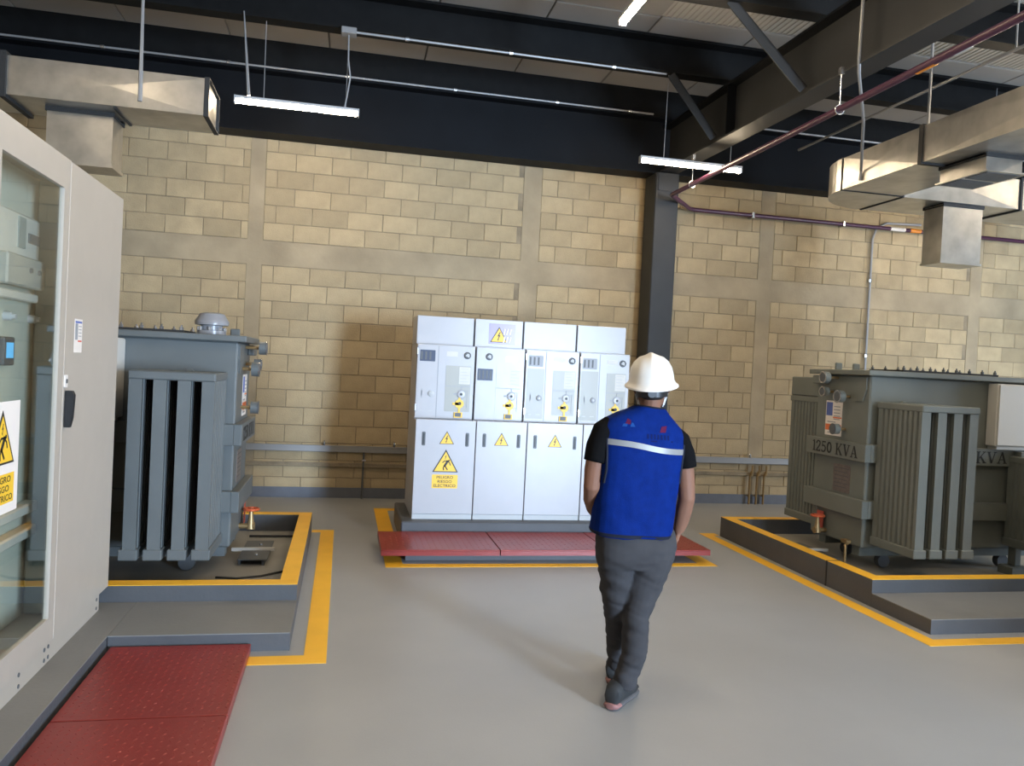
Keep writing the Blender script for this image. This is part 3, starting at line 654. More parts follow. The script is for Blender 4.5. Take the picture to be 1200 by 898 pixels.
    mb = MB().prism(circ(.042, 14), (px - .012, yf - .005, 1.245), UX, VZ, .003).prism([(-.075, -.012), (0, -.012), (0, .012), (-.075, .012)], (px - .0, yf - .005, 1.245), UX, VZ, .003)
    mb.prism([(-.010, -.08), (.010, -.08), (.010, .06), (-.010, .06)], (px - .012, yf - .005, 1.245), UX, VZ, .0028)
    mb.build('earthing_socket', 'signyellow', t)
    MB().prism(circ(.014, 10), (px - .008, yf - .0085, 1.25), UX, VZ, .001).build('socket_hole', 'ink', t)
    MB().box(px - .06, px + .02, yf - .012, yf - .003, 1.115, 1.165).build('padlock_latch', 'signyellow', t)
    MB().box(px - .05, px + .005, yf - .016, yf - .012, 1.125, 1.16).build('latch_window', 'dkgrey', t)
    gx = (x1 - .075) if i != 1 else x0 + .125
    MB().lathe([(0, 0), (.034, 0), (.032, -.012), (.026, -.013), (.024, -.006), (0, -.006)], (gx, yf - .001, 1.70), 'Y', 16).build('pressure_gauge', 'dkgrey', t)
    MB().prism([(-.02, -.004), (.018, -.02), (.02, .012), (0, .02)], (gx, yf - .0075, 1.70), UX, VZ, .001).build('gauge_dial', 'midgrey', t)
    if i == 1: flat('name_label', x1 - .19, x1 - .07, 1.66, 1.715, 'signwhite', .002)
    else: flat('name_label', sp + .075, sp + .18, 1.685, 1.73, 'tbox', .002)
    for kx in (x0 + .03, x1 - .04): B('small_screw', 'midgrey', t, kx - .004, kx + .004, yf - .003, yf, 1.762, 1.77)
    if i == 1:
        yf = YT; s = MB().prism(rr(.26, .20, .004, 1), ((x0 + x1) / 2 + .03, YT, 1.925), UX, VZ, .001).build('lilac_label', 'lilac', t)
        warn_triangle(t, ((x0 + x1) / 2 + .0, YT - .001, 1.845), UX, VZ, .17)
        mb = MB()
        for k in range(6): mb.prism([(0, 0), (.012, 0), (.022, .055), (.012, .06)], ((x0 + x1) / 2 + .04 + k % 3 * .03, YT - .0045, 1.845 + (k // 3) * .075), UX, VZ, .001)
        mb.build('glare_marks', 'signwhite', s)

# ================================================================== TRANSFORMERS
GLY = {
 '1': (0.42, [('b', .17, 0, .31, 1), ('b', .05, 0, .43, .07), ('p', [(.17, 1), (.05, .86), (.05, .80), (.19, .86)])]),
 '2': (0.62, [('s', [(.10, .72), (.12, .84), (.22, .95), (.34, .96), (.47, .88), (.50, .72), (.44, .56), (.28, .34), (.10, .07)], .12), ('b', .06, 0, .54, .13), ('b', .48, 0, .54, .24)]),
 '5': (0.62, [('b', .12, .88, .52, 1), ('b', .12, .52, .19, .96), ('s', [(.15, .55), (.28, .61), (.42, .57), (.50, .43), (.50, .26), (.42, .11), (.28, .04), (.14, .08), (.08, .18)], .11)]),
 '0': (0.62, [('s', [(.31 + .21 * math.cos(a), .5 + .44 * math.sin(a)) for a in [2 * PI * k / 14 for k in range(15)]], .12)]),
 ' ': (0.34, []),
 'K': (0.80, [('b', .12, 0, .26, 1), ('b', .04, 0, .34, .07), ('b', .04, .93, .34, 1), ('s', [(.25, .42), (.64, .95)], .07), ('s', [(.36, .56), (.66, .05)], .14), ('b', .50, .93, .76, 1), ('b', .52, 0, .80, .07)]),
 'V': (0.80, [('s', [(.17, .96), (.41, .05)], .14), ('s', [(.66, .96), (.42, .05)], .07), ('b', .03, .93, .33, 1), ('b', .54, .93, .80, 1)]),
 'A': (0.80, [('s', [(.40, .97), (.15, .04)], .07), ('s', [(.40, .97), (.65, .04)], .14), ('b', .02, 0, .28, .07), ('b', .50, 0, .80, .07), ('b', .24, .30, .56, .37)]),
}
def serif_text(mb, s, o, U, Vv, h, width):
    o = Vector(o); tot = sum(GLY[c][0] for c in s); sx = width / tot; x = -width / 2
    for c in s:
        for e in GLY[c][1]:
            if e[0] == 'b': polys = [[(e[1], e[2]), (e[3], e[2]), (e[3], e[4]), (e[1], e[4])]]
            elif e[0] == 'p': polys = [e[1]]
            else:
                polys = []
                for a, b in zip(e[1][:-1], e[1][1:]):
                    a = Vector(a); b = Vector(b); d = (b - a).normalized(); n = Vector((-d.y, d.x)) * e[2] / 2; q = d * .02
                    polys.append([tuple(a - q - n), tuple(b + q - n), tuple(b + q + n), tuple(a - q + n)])
            for p in polys: mb.prism([(x + u * sx, v * h) for u, v in p], o, U, Vv, .001)
        x += GLY[c][0] * sx
def transformer(cx, s, label, m, left):
    X = lambda u: cx + s * u                      # u = -0.9 is the face toward the aisle
    t = thing('transformer', (cx, 6.22, .05), label, 'transformer')
    Y0, Y1 = 5.85, 6.6
    B('tank', m, t, X(-.9), X(.9), Y0, Y1, .24, 1.69, c=.012)
    lid = B('lid', m, t, X(-.96), X(.96), Y0 - .06, Y1 + .06, 1.69, 1.735, c=.006)
    # bolted cover on the lid
    B('inspection_cover', 'gasket', lid, X(-.52), X(.44), 5.95, 6.4, 1.735, 1.755)
    mb = MB()
    for k in range(8):
        for yy in (5.97, 6.38): mb.lathe([(0, 0), (.014, 0), (.014, .02), (.006, .022), (.006, .036), (0, .036)], (X(-.50 + k * .1315), yy, 1.755), n=6)
    tag(mb.build('bolt', 'chrome' if left else 'dkgrey', lid), kind='stuff')
    for bx, by in ((-.80, 6.45), (-.62, 6.45)):
        B('lifting_lug', m, lid, X(bx - .035), X(bx + .035), by - .012, by + .012, 1.735, 1.80, c=.008)
    # bands round the tank
    for z0, z1 in ((.965, 1.115), (.495, .645)):
        mb = MB().cbox(X(-.955), X(-.9), Y0 - .055, Y1 + .055, z0, z1, c=.004).cbox(X(-.9), X(.9), Y0 - .055, Y0, z0, z1, c=.004).cbox(X(-.9), X(.9), Y1, Y1 + .055, z0, z1, c=.004).cbox(X(.9), X(.955), Y0 - .055, Y1 + .055, z0, z1, c=.004)
        mb.build('stiffening_band', m, t)
    U = (0, -1, 0) if s > 0 else (0, 1, 0)
    mb = MB(); serif_text(mb, '1250 KVA', (X(-.956), 6.22, .99), U, VZ, .10, .66); mb.build('lettering', 'ink', t)
    if not left:
        mb = MB(); serif_text(mb, '1250 KVA', (5.30, Y0 - .056, .99), UX, VZ, .10, .66); mb.build('lettering', 'ink', t)
    # radiator banks front and back, two each
    npan, pitch, th = 4, .143, .078
    for side in (-1, 1):
        ya, yb = (5.30, 5.81) if side < 0 else (6.64, 7.12)
        for b0 in (-.84, .46):
            low = (b0 > 0 and side < 0 and not left); zt_ = 1.06 if low else 1.475
            us = [b0 + k * pitch for k in range(npan)]
            h = MB()
            for z0, z1 in ((zt_ - .055, zt_),):
                h.cbox(X(us[0] - .005), X(us[-1] + th + .005), ya - .01, yb + .02, z0, z1, c=.008)
            bank = h.build('radiator_header', m, t)
            for k, u in enumerate(us):
                # pressed panel: vertical flutes on both faces
                nf = 9; pts = []; dep = .010 if left else .016
                yy = [ya + (yb - ya) * q / nf for q in range(nf + 1)]
                for q in range(nf):
                    f0, f1 = yy[q], yy[q + 1]; d_ = (f1 - f0)
                    pts += [(0, f0 + (.0 if q == 0 else .004)), (0, f1 - d_ * .42), (dep, f1 - d_ * .3), (dep, f1 - d_ * .06)]
                pts[-1] = (0, yb); pts[-2] = (0, yb - .01)
                full = pts + [(th - a, b) for a, b in reversed(pts)]
                p = MB().prism([(X(u) + s * a, b) for a, b in full], (0, 0, .30), (1, 0, 0), (0, 1, 0), zt_ - .345).build('radiator_panel', m, t)
                MB().cbox(X(u - .012), X(u + th + .024), ya - .008, yb + .01, .285, .355, c=.006).build('panel_foot', m, p)
            for z in (.32, zt_ - .025): MB().tube([(X(b0 + .25), yb if side < 0 else ya, z), (X(b0 + .25), Y0 if side < 0 else Y1, z)], .04, 10).build('radiator_pipe', m, t)
    # LV cable box on the front
    bx0, bx1 = (.245, .84) if not left else (-.17, .36)
    by0 = 5.74 if not left else 5.40
    box = B('cable_box', 'tbox', t, X(bx0), X(bx1), by0, Y0, 1.14, 1.675, c=.008, label='pale cable box on the tank front')
    B('box_door', 'tbox', box, X(bx0 + .012), X(bx1 - .012), by0 - .012, by0, 1.15, 1.665, c=.004)
    B('box_lower_flange', 'tbox', box, X(bx0 + .03), X(bx1 - .03), by0 + .01, Y0, 1.115, 1.14)
    # rear turret (plain box toward the back wall)
    B('rear_box', m, t, X(-.84), X(-.28), Y1, 7.14, 1.477, 1.66, c=.01)
    # gauges, label and plate on the aisle face
    xf = X(-.9); n = -s
    def gauge(y, z, r, reach=.10, m2='chrome'):
        mb = MB().tube([(xf, y, z), (xf + n * reach, y, z)], .012, 8); mb.build('gauge_stem', 'brass', t)
        g = MB().tube([(xf + n * reach, y, z), (xf + n * (reach + .05), y, z)], r, 16).build('gauge', m, t)
        MB().tube([(xf + n * (reach + .05), y, z), (xf + n * (reach + .055), y, z)], r * 1.08, 16).build('bezel', m2, g)
        MB().tube([(xf + n * (reach + .0551), y, z), (xf + n * (reach + .0565), y, z)], r * .8, 16).build('dial', 'dkgrey', g)
    gauge(6.30, 1.66, .05, .10); gauge(6.36, 1.535, .042, .06); gauge(6.12, 1.50, .052, .07); gauge(6.16, 1.215, .045, .07, 'dkgrey')
    MB().cbox(xf + n * .001, xf + n * .05, 6.42, 6.62, 1.60, 1.68, c=.01).build('pocket', m, t)
    MB().prism([(-.09, .1), (.09, .1), (.09, 0), (.05, -.10), (-.05, -.10), (-.09, 0)], (xf + n * .0, 5.98, 1.57), U, VZ, .012).build('lifting_bracket', m, t)
    lab = MB().prism(rr(.24, .31, .004, 1), (xf, 6.33, 1.30), U, VZ, .002).build('information_label', 'signwhite', t)
    Uv = Vector(U); o = Vector((xf + n * .0025, 6.33, 1.30))
    MB().prism([(-.11, .02), (-.02, .02), (-.02, .14), (-.11, .14)], o, U, VZ, .0005).build('blue_print', 'inkblue', lab)
    MB().prism([(-.115, -.11), (.115, -.11), (.115, -.055), (-.115, -.055)], o, U, VZ, .0005).prism([(-.01, .0), (.115, .0), (.115, .012), (-.01, .012)], o, U, VZ, .0005).build('orange_print', 'inkorange', lab)
    mb = MB()
    for k in range(5): mb.prism([(.0, .10 - .028 * k), (.09, .10 - .028 * k), (.09, .108 - .028 * k), (.0, .108 - .028 * k)], o, U, VZ, .0005)
    mb.prism([(-.09, -.04), (.03, -.04), (.03, -.03), (-.09, -.03)], o, U, VZ, .0005).prism([(-.08, -.135), (.05, -.135), (.05, -.125), (-.08, -.125)], o, U, VZ, .0005)
    mb.build('small_print', 'inkgrey', lab)
    pl = MB().prism(rr(.24, .24, .006, 1), (xf, 6.17, .785), U, VZ, .003).build('nameplate', 'plate', t)
    mb = MB()
    for k in range(6): mb.prism([(-.10, .085 - .033 * k), (.10 - .03 * (k % 2), .085 - .033 * k), (.10 - .03 * (k % 2), .091 - .033 * k), (-.10, .091 - .033 * k)], (xf + n * .0032, 6.17, .785), U, VZ, .0005)
    mb.build('engraving', 'dkgrey', pl)
    # underframe with wheels
    for yy in (5.98, 6.46):
        B('skid_channel', m, t, X(-.86), X(.86), yy - .05, yy + .05, .16, .24)
        for u in (-.6, .6):
            MB().lathe([(0, -.03), (.055, -.03), (.06, -.02), (.06, .02), (.055, .03), (0, .03)], (X(u), yy, .11), 'Y', 16).build('wheel', 'dkgrey', t)
    # drain valve with handwheel
    vy = 6.36; vx = X(-.985)
    MB().tube([(xf, vy, .29), (xf + n * .05, vy, .29), (vx + n * .03, vy, .29)], [.02, .02, .03], 10).build('valve_body', 'brass', t)
    MB().tube([(vx, vy, .27), (vx, vy, .34), (vx, vy, .41)], [.034, .022, .012], 10).build('valve_bonnet', 'brass', t)
    w = MB(); w.tube([(vx + .055 * math.cos(2 * PI * k / 16), vy + .055 * math.sin(2 * PI * k / 16), .42) for k in range(16)], .010, 6, closed=True)
    for k in range(4): a = PI / 2 * k; w.tube([(vx, vy, .415), (vx + .055 * math.cos(a), vy + .055 * math.sin(a), .42)], .007, 6)
    w.lathe([(0, .405), (.016, .405), (.016, .43), (0, .43)], (vx, vy, 0), n=8); w.build('handwheel', 'redcap', t, 'orange-red handwheel')
    MB().prism(rr(.10, .17, .004, 1), (xf + n * .02, 6.42 if not left else 6.5, .37), U, VZ, .002).build('red_tag', 'tagred', t, 'red warning tag')
    MB().tube([(xf + n * .02, 6.48, .46), (xf + n * .02, 6.53, .56)], .004, 5).build('tag_tie', 'white', t)
    # jacking channels bridging to the pit floor (dark plates with a bright bar)
    for ya_, yb_ in ((6.08, 6.36), (6.42, 6.70)):
        MB().box(X(-.93), X(-1.14), ya_, yb_, .092, .10).box(X(-.935), X(-.95), ya_ + .02, yb_ - .02, .05, .092).box(X(-1.10), X(-1.12), ya_ + .02, yb_ - .02, .05, .092).build('jacking_plate', 'dkgrey', t)
        MB().lathe([(0, 0), (.014, 0), (.012, .008), (0, .010)], (X(-1.05), (ya_ + yb_) / 2, .10), n=8).build('jack_bolt', 'chrome', t)
    B('jacking_bar', 'tbox', t, X(-.85), X(-1.17), 6.375, 6.405, .09, .115)
    if not left: MB().tube([(X(-.93), 5.99, .25), (X(-1.0), 5.93, .25), (X(-1.0), 5.92, .24), (X(-1.0), 5.92, .05)], .011, 6).build('earth_lead', 'brass', t)
    if not left: B('earth_terminal', 'brass', t, X(-.905), X(-.95), 5.98, 6.06, .25, .28)
    return t
tr = transformer(5.2, 1, 'grey-green transformer on the right, lettered 1250 KVA', 'tran', False)
tl = transformer(-1.63, -1, 'grey transformer on the left behind the glass-door cabinet', 'tranL', True)
# mushroom relief valve on the left transformer
MB().lathe([(0, 1.735), (.10, 1.735), (.10, 1.765), (.075, 1.77), (.075, 1.80), (.115, 1.805), (.118, 1.83), (.105, 1.85), (.085, 1.885), (.05, 1.895), (0, 1.898)], (-.94, 6.05, 0), n=24).build('pressure_relief_valve', 'valvegrey', tl, 'mushroom-shaped relief valve')
mb = MB()
for k in range(8): a = 2 * PI * k / 8; mb.lathe([(0, 1.765), (.012, 1.765), (.012, 1.79), (0, 1.79)], (-.94 + .09 * math.cos(a), 6.05 + .09 * math.sin(a), 0), n=6)
tag(mb.build('valve_bolt', 'chrome', tl), kind='stuff')
# blue-lit post at the right end of the right tank
B('corner_post', 'tran', tr, 5.70, 5.76, 5.72, 5.80, .12, 1.10, c=.004); B('post_foot', 'tran', tr, 5.62, 5.80, 5.66, 5.82, .05, .12, c=.004)
o = MB().tube([(-.80, 5.75, .057), (-.66, 5.72, .057), (-.50, 5.78, .057), (-.34, 5.92, .057)], .008, 6).build('loose_cable', 'black'); tag(o, 'thin black cable lying on the floor of the left pit', 'cable')
o = MB().tube([(-.72, 7.05, .062), (-.36, 7.05, .062)], .010, 6).build('loose_cable', 'black'); tag(o, 'straight black cable along the back of the left pit floor', 'cable')

# ================================================================== GLASS-DOOR CABINET
t = thing('distribution_cabinet', (-1.8, 4.0, .1), 'tall pale grey electrical cabinet with glass door at the left edge', 'cabinet')
CX = -1.29; YA, YS, YE = 3.02, 4.10, 5.0; ZB, ZT = .2, 2.47; DEP = -2.1
YI = 4.42
mb = MB().box(DEP, CX - .024, YI, YE - .02, ZB, ZT).box(DEP, DEP + .03, YA, YI, ZB, ZT).box(DEP + .03, CX - .024, YA, YI, ZT - .04, ZT).box(DEP + .03, CX - .024, YA, YI, ZB, ZB + .04).box(DEP + .03, CX - .024, YA, YA + .03, ZB + .04, ZT - .04)
mb.build('housing', 'cab', t)
B('plinth', 'cab', t, DEP, CX - .02, YA, YE - .1, .1005, ZB)
mb = MB()
for k, yy in enumerate((4.05, 4.10, 4.85, 3.75)):
    for zz in (.125, .175): mb.tube([(CX - .021, yy, zz), (CX - .017, yy, zz)], .010, 8)
mb.build('plinth_screw', 'dkgrey', t)
blank = B('blank_door', 'cab', t, CX - .022, CX, YS + .003, YE, ZB + .008, ZT, c=.004)
# glazed door: four frame members and the pane
gy0, gy1, gz0, gz1 = 3.34, 4.085 - .06, .33, 2.33
gd = MB().box(CX - .022, CX, YA, gy0, ZB + .008, ZT).box(CX - .022, CX, gy1, YS - .003, ZB + .008, ZT).box(CX - .022, CX, gy0, gy1, gz1, ZT).box(CX - .022, CX, gy0, gy1, ZB + .008, gz0).build('glass_door', 'cab', t)
B('pane', 'glass', gd, CX - .014, CX - .010, gy0 - .01, gy1 + .01, gz0 - .01, gz1 + .01)
hb = MB().prism(rr(.035, .06, .006, 2), (CX, 4.13, 1.435), (0, 1, 0), VZ, .006).build('keyhole_plate', 'signwhite', t)
MB().tube([(CX + .006, 4.13, 1.435), (CX + .009, 4.13, 1.435)], .011, 10).build('keyhole', 'dkgrey', hb)
hd = MB(); hd.loft([[V(CX + x * k + .004, 4.135 + y * k2, z) for x, y in ((0, -.014), (.03, -.014), (.03, .014), (0, .014))] for z, k, k2 in ((1.39, 1.0, .75), (1.37, 1.3, 1.0), (1.26, 1.1, 1.15), (1.215, .8, 1.0))], smooth=False)
hd.build('door_handle', 'black', t, 'black swing handle')
st = MB().prism(rr(.115, .165, .003, 1), (CX, 4.29, 1.655), (0, 1, 0), VZ, .001).build('sticker', 'signwhite', t)
o = (CX + .0012, 4.29, 1.655)
MB().prism([(-.05, -.02), (-.01, -.02), (-.01, .06), (-.05, .06)], o, (0, 1, 0), VZ, .0005).build('dark_print', 'inkgrey', st)
MB().prism([(-.05, .062), (.05, .062), (.05, .072), (-.05, .072)], o, (0, 1, 0), VZ, .0005).build('blue_print', 'inkblue', st)
MB().prism([(-.005, -.03), (.05, -.03), (.05, -.022), (-.005, -.022)], o, (0, 1, 0), VZ, .0005).build('red_print', 'inkred', st)
mb = MB()
for k in range(4): mb.prism([(0, .045 - k * .016), (.045, .045 - k * .016), (.045, .049 - k * .016), (0, .049 - k * .016)], o, (0, 1, 0), VZ, .0005)
mb.build('small_print', 'inkgrey', st)
# contents seen through the pane
B('mounting_plate', 'inner', t, -1.54, -1.52, YA + .05, 4.41, .25, 2.42)
B('side_trunking', 'innerblue', t, -1.515, -1.36, 4.35, 4.415, .25, 2.42, c=.01)
B('cross_rail', 'breaker', t, -1.52, -1.46, YA + .05, 4.34, .78, .83, c=.006); B('cross_rail', 'breaker', t, -1.52, -1.46, YA + .05, 4.34, .66, .71, c=.006)
br = B('circuit_breaker', 'breaker', t, -1.52, -1.47, 3.78, 4.27, 1.88, 2.20, c=.01)
B('breaker_face', 'cream', br, -1.47, -1.43, 3.80, 4.24, 1.86, 2.0, c=.008)
B('breaker_window', 'dkgrey', br, -1.47, -1.462, 4.12, 4.25, 2.075, 2.12); B('breaker_window', 'innerblue', br, -1.47, -1.464, 4.0, 4.08, 2.04, 2.18)
for yy in (4.05, 4.15): MB().tube([(-1.43, yy, 1.94), (-1.42, yy, 1.94)], .012, 8).build('push_button', 'dkgrey', br)
B('breaker_base', 'breaker', br, -1.52, -1.45, 3.78, 4.22, 1.80, 1.84, c=.006)
for yy in (4.02, 4.31):
    MB().lathe([(0, 0), (.022, 0), (.02, .03), (.012, .035), (.012, .05), (0, .05)], (-1.52, yy, 1.725), 'X', 12).build('selector_knob', 'midgrey', t)
me_ = B('power_meter', 'dkgrey', t, -1.52, -1.485, 3.94, 4.06, 1.50, 1.63, c=.006); B('screen', 'screen', me_, -1.485, -1.483, 3.965, 4.04, 1.535, 1.605)
# danger sheet on the pane
sh = MB().prism([(-.34, -.225), (.0, -.225), (.0, .225), (-.34, .225)], (CX - .0095, 3.625, 1.145), (0, 1, 0), VZ, .0012).build('danger_sheet', 'signwhite', t)
warn_triangle(t, (CX - .008, 3.455, 1.12), (0, 1, 0), VZ, .245, man=True)
dy = MB().prism([(-.13, -.06), (.13, -.06), (.13, .06), (-.13, .06)], (CX - .008, 3.455, 1.02), (0, 1, 0), VZ, .0008).build('danger_text_panel', 'signyellow', t)
lettering(['PELIGRO', 'RIESGO', 'ELECTRICO'], (CX - .0071, 3.455, 1.02), (0, 1, 0), VZ, .026, .037, (.19, .16, .23), dy)

# unseen cabinets added at right to keep doorway light off the transformer
for k in range(5):
    y0 = -1.56 + 1.2 * k
    t = thing('distribution_cabinet', (5.6, y0 + .6, 0), ('first', 'second', 'third', 'fourth', 'fifth')[k] + ' cabinet of the added unseen row at right blocking daylight, from the doorway', 'cabinet', 'added cabinets of the right row')
    B('housing', 'cab', t, 4.92, 5.9, y0, y0 + 1.19, .1, 2.45); B('plinth', 'kerb', t, 4.9, 5.92, y0, y0 + 1.19, 0, .1)
    d = B('door', 'cab', t, 4.895, 4.92, y0 + .01, y0 + 1.18, .14, 2.44, c=.004); B('door_handle', 'black', d, 4.87, 4.895, y0 + .06, y0 + .09, 1.15, 1.32, c=.004)

# ================================================================== PERSON
PY = 3.60; K = PY / 3.5
def PX(x): return (1.40 + x) * K
def PZ(z): return 1.6 + (z - 1.6) * K
def P(x, dy, z): return Vector((PX(x), PY + dy, PZ(z)))
def PL(x, dy, z):
    k = (PY + dy) / 3.5; return Vector(((1.40 + x) * k, PY + dy, 1.6 + (z - 1.6) * k))
pr = thing('person', (1.40, 3.66, 0), 'person walking away in white hard hat, blue vest and grey trousers', 'person')
def ell(xc, yc, z, rx, ry, n=28, e=2.3, tilt=0.0, ytilt=0.0):
    R = []
    for k in range(n):
        a = 2 * PI * k / n; c, s_ = math.cos(a), math.sin(a)
        x = rx * math.copysign(abs(c) ** (2 / e), c); y = ry * math.copysign(abs(s_) ** (2 / e), s_)
        R.append(P(xc + x, yc + y, z + tilt * x + ytilt * y))
    return R
def remesh(mb, name, m, voxel, parent, smooth=4, disp=None, label=None):
    me = bpy.data.meshes.new('tmp'); me.from_pydata(mb.v, [], mb.f)
    bm = bmesh.new(); bm.from_mesh(me); bmesh.ops.recalc_face_normals(bm, faces=bm.faces); bm.to_mesh(me); bm.free()
    o = bpy.data.objects.new('tmp', me); COL.objects.link(o)
    r = o.modifiers.new('r', 'REMESH'); r.mode = 'VOXEL'; r.voxel_size = voxel
    s_ = o.modifiers.new('s', 'SMOOTH'); s_.iterations = smooth; s_.factor = 0.5
    dg = bpy.context.evaluated_depsgraph_get(); dg.update()
    out = bpy.data.meshes.new_from_object(o.evaluated_get(dg)); bpy.data.objects.remove(o); bpy.data.meshes.remove(me)
    out.name = name
    if disp:
        nr = [v.normal.copy() for v in out.vertices]
        for v, n_ in zip(out.vertices, nr): v.co += n_ * disp(v.co)
    out.polygons.foreach_set('use_smooth', [True] * len(out.polygons)); out.materials.clear(); out.materials.append(M[m])
    return link(name, out, parent, label)
# -------- body: one continuous skin
b = MB()
torso = [(.83, -.03, 0, .150, .095), (.95, -.04, .0, .145, .09), (1.08, -.03, .005, .15, .09), (1.22, -.02, .015, .165, .095), (1.33, -.015, .02, .165, .085), (1.39, .0, .02, .10, .065), (1.42, .015, .02, .058, .058)]
b.loft([ell(x, y, z, rx, ry) for z, x, y, rx, ry in torso])
b.tube([P(.015, .02, 1.38), P(.022, .025, 1.44), P(.030, .04, 1.50)], [(.056, .060), (.050, .054), (.050, .055)], 14)      # neck
HC = P(.033, .05, 1.545)                                                                                          # head centre
Hr = Matrix.Rotation(math.radians(-16), 3, 'Z') @ Matrix.Rotation(math.radians(-4), 3, 'Y')
def H(x, y, z): return HC + Hr @ Vector((x, y, z))                # head frame: +y is the face
def hell(z, rx, ryb, ryf, yo=0.0, n=24):
    return [H(rx * math.cos(2 * PI * k / n), yo + (ryf if math.sin(2 * PI * k / n) > 0 else ryb) * math.sin(2 * PI * k / n), z) for k in range(n)]
b.loft([hell(z, rx, rb, rf, yo) for z, rx, rb, rf, yo in ((-.118, .030, .02, .03, .055), (-.105, .045, .04, .045, .045), (-.08, .058, .065, .075, .02), (-.045, .066, .085, .088, .005), (0, .072, .095, .092, 0), (.04, .074, .097, .092, 0), (.08, .066, .085, .08, 0), (.105, .045, .06, .055, 0), (.118, .015, .02, .02, 0))])
b.loft([[H(x * k, y, z) for x, y in ((-.012, .08), (.012, .08), (.010, .08 + d), (-.010, .08 + d))] for z, k, d in ((.02, .6, .012), (-.01, .9, .024), (-.03, 1.2, .032), (-.042, 1.0, .018))], smooth=False)   # nose
for s_ in (-1, 1):                                                                                                 # ears
    b.tube([H(s_ * .072, -.005, .03), H(s_ * .083, -.012, .015), H(s_ * .083, -.010, -.01), H(s_ * .074, 0, -.032)], [(.010, .015), (.010, .02), (.009, .016), (.007, .010)], 8)
for z_, w_ in ((-.066, .024), (-.074, .022)):                                                                      # lips
    b.tube([H(-w_, .078, z_), H(0, .090, z_), H(w_, .078, z_)], .006, 6)
# arms
LA = [P(-.175, .02, 1.345), P(-.225, .015, 1.26), P(-.248, .0, 1.15), P(-.255, -.01, 1.075), P(-.235, .045, 1.01), P(-.205, .11, .955), P(-.175, .155, .92)]
RA = [P(.150, .02, 1.315), P(.195, .015, 1.23), P(.208, .0, 1.12), P(.215, -.01, 1.03), P(.215, .015, .965), P(.213, .035, .90), P(.207, .05, .862)]
ar = [(.056, .056), (.052, .052), (.046, .047), (.042, .043), (.043, .042), (.036, .034), (.028, .031)]
b.tube(LA, ar, 14); b.tube(RA, [(a * .98, c) for a, c in ar], 14)
def hand(wrist, direc, palm_n, side, curl):
    """palm, four unequal bent fingers and a thumb; direc = hand direction, palm_n = palm normal"""
    d = direc.normalized(); n_ = (palm_n - d * palm_n.dot(d)).normalized(); w_ = d.cross(n_) * side
    b.loft([[wrist + d * h + w_ * (wx * c) + n_ * (th * s2) for c, s2 in [(math.cos(2 * PI * k / 12), math.sin(2 * PI * k / 12)) for k in range(12)]] for h, wx, th in ((-.02, .027, .02), (.02, .034, .018), (.06, .041, .016), (.09, .040, .014), (.098, .034, .010))])
    for q, (off, ln) in enumerate(((-.031, .062), (-.0105, .072), (.0105, .067), (.030, .053))):
        p = wrist + d * .088 + w_ * off; ang = 0; pts = [p - d * .02, p]
        for j, seg in enumerate((.42, .33, .25)):
            ang += curl * (0.8, 1.0, .8)[j] + .03 * q
            p = p + (d * math.cos(ang) + n_ * math.sin(ang)) * ln * seg * 1.15; pts.append(p)
        b.tube(pts, [.0095, .0092, .0088, .008, .006], 8)
    p = wrist + d * .028 - w_ * .026
    b.tube([p, p + (d * .5 - w_ * .75 + n_ * .35).normalized() * .034, p + (d * .5 - w_ * .75 + n_ * .35).normalized() * .034 + (d * .85 - w_ * .3 + n_ * .4).normalized() * .030, p + (d * .5 - w_ * .75 + n_ * .35).normalized() * .034 + (d * .85 - w_ * .3 + n_ * .4).normalized() * .052], [.015, .0125, .011, .008], 8)
hand(LA[-1], V(.55, .75, -.35), V(.6, -.3, -.6), -1, .45)
hand(RA[-1], V(-.22, .28, -.93), V(-.95, .1, .2), 1, .28)
# legs inside the trousers
LLp = [P(-.10, .02, .86), PL(-.115, .03, .70), PL(-.095, .15, .48), PL(-.083, .25, .28), PL(-.078, .27, .20)]
RLp = [P(.055, .0, .86), P(.05, .01, .70), P(.015, .03, .47), P(-.004, -.005, .27), P(-.040, .004, .16)]
lr = [(.085, .085), (.075, .08), (.052, .055), (.048, .05), (.034, .038)]
b.tube(LLp, lr, 14); b.tube(RLp, lr, 14)
body = remesh(b, 'body', 'skin', .0055, pr, 3)
for s_ in (-1, 1):
    MB().lathe([(0, -.011), (.007, -.009), (.011, 0), (.007, .009), (0, .011)], H(s_ * .030, .0765, -.004), n=12).build('eye', 'eyew', pr)
    MB().lathe([(0, -.0045), (.003, -.004), (.0045, 0), (.003, .004), (0, .0045)], H(s_ * .030, .0845, -.004), n=10).build('pupil', 'ink', pr)
    MB().tube([H(s_ * .016, .088, .012), H(s_ * .032, .084, .017), H(s_ * .046, .074, .013)], [.003, .0035, .002], 6).build('eyebrow', 'hair', pr)
# mask over mouth and nose, with ear loop
mk = MB().loft([[H(w_ * math.cos(a), .012 + d_ * math.sin(a), z_) for a in [PI * (k / 10) for k in range(11)]] + [H(w_ * .95 * math.cos(a), .010 + (d_ - .004) * math.sin(a), z_) for a in [PI * (1 - k / 10) for k in range(11)]] for z_, w_, d_ in ((-.026, .070, .100), (-.042, .071, .120), (-.06, .067, .112), (-.098, .056, .092))])
mk.build('face_mask', 'mask', pr)
mb = MB()
for s_ in (-1, 1):
    mb.tube([H(s_ * .068, .03, -.015), H(s_ * .079, .0, .008), H(s_ * .084, -.012, -.0), H(s_ * .079, -.004, -.03), H(s_ * .062, .03, -.09)], .0028, 6)
mb.build('mask_strap', 'mask', pr)
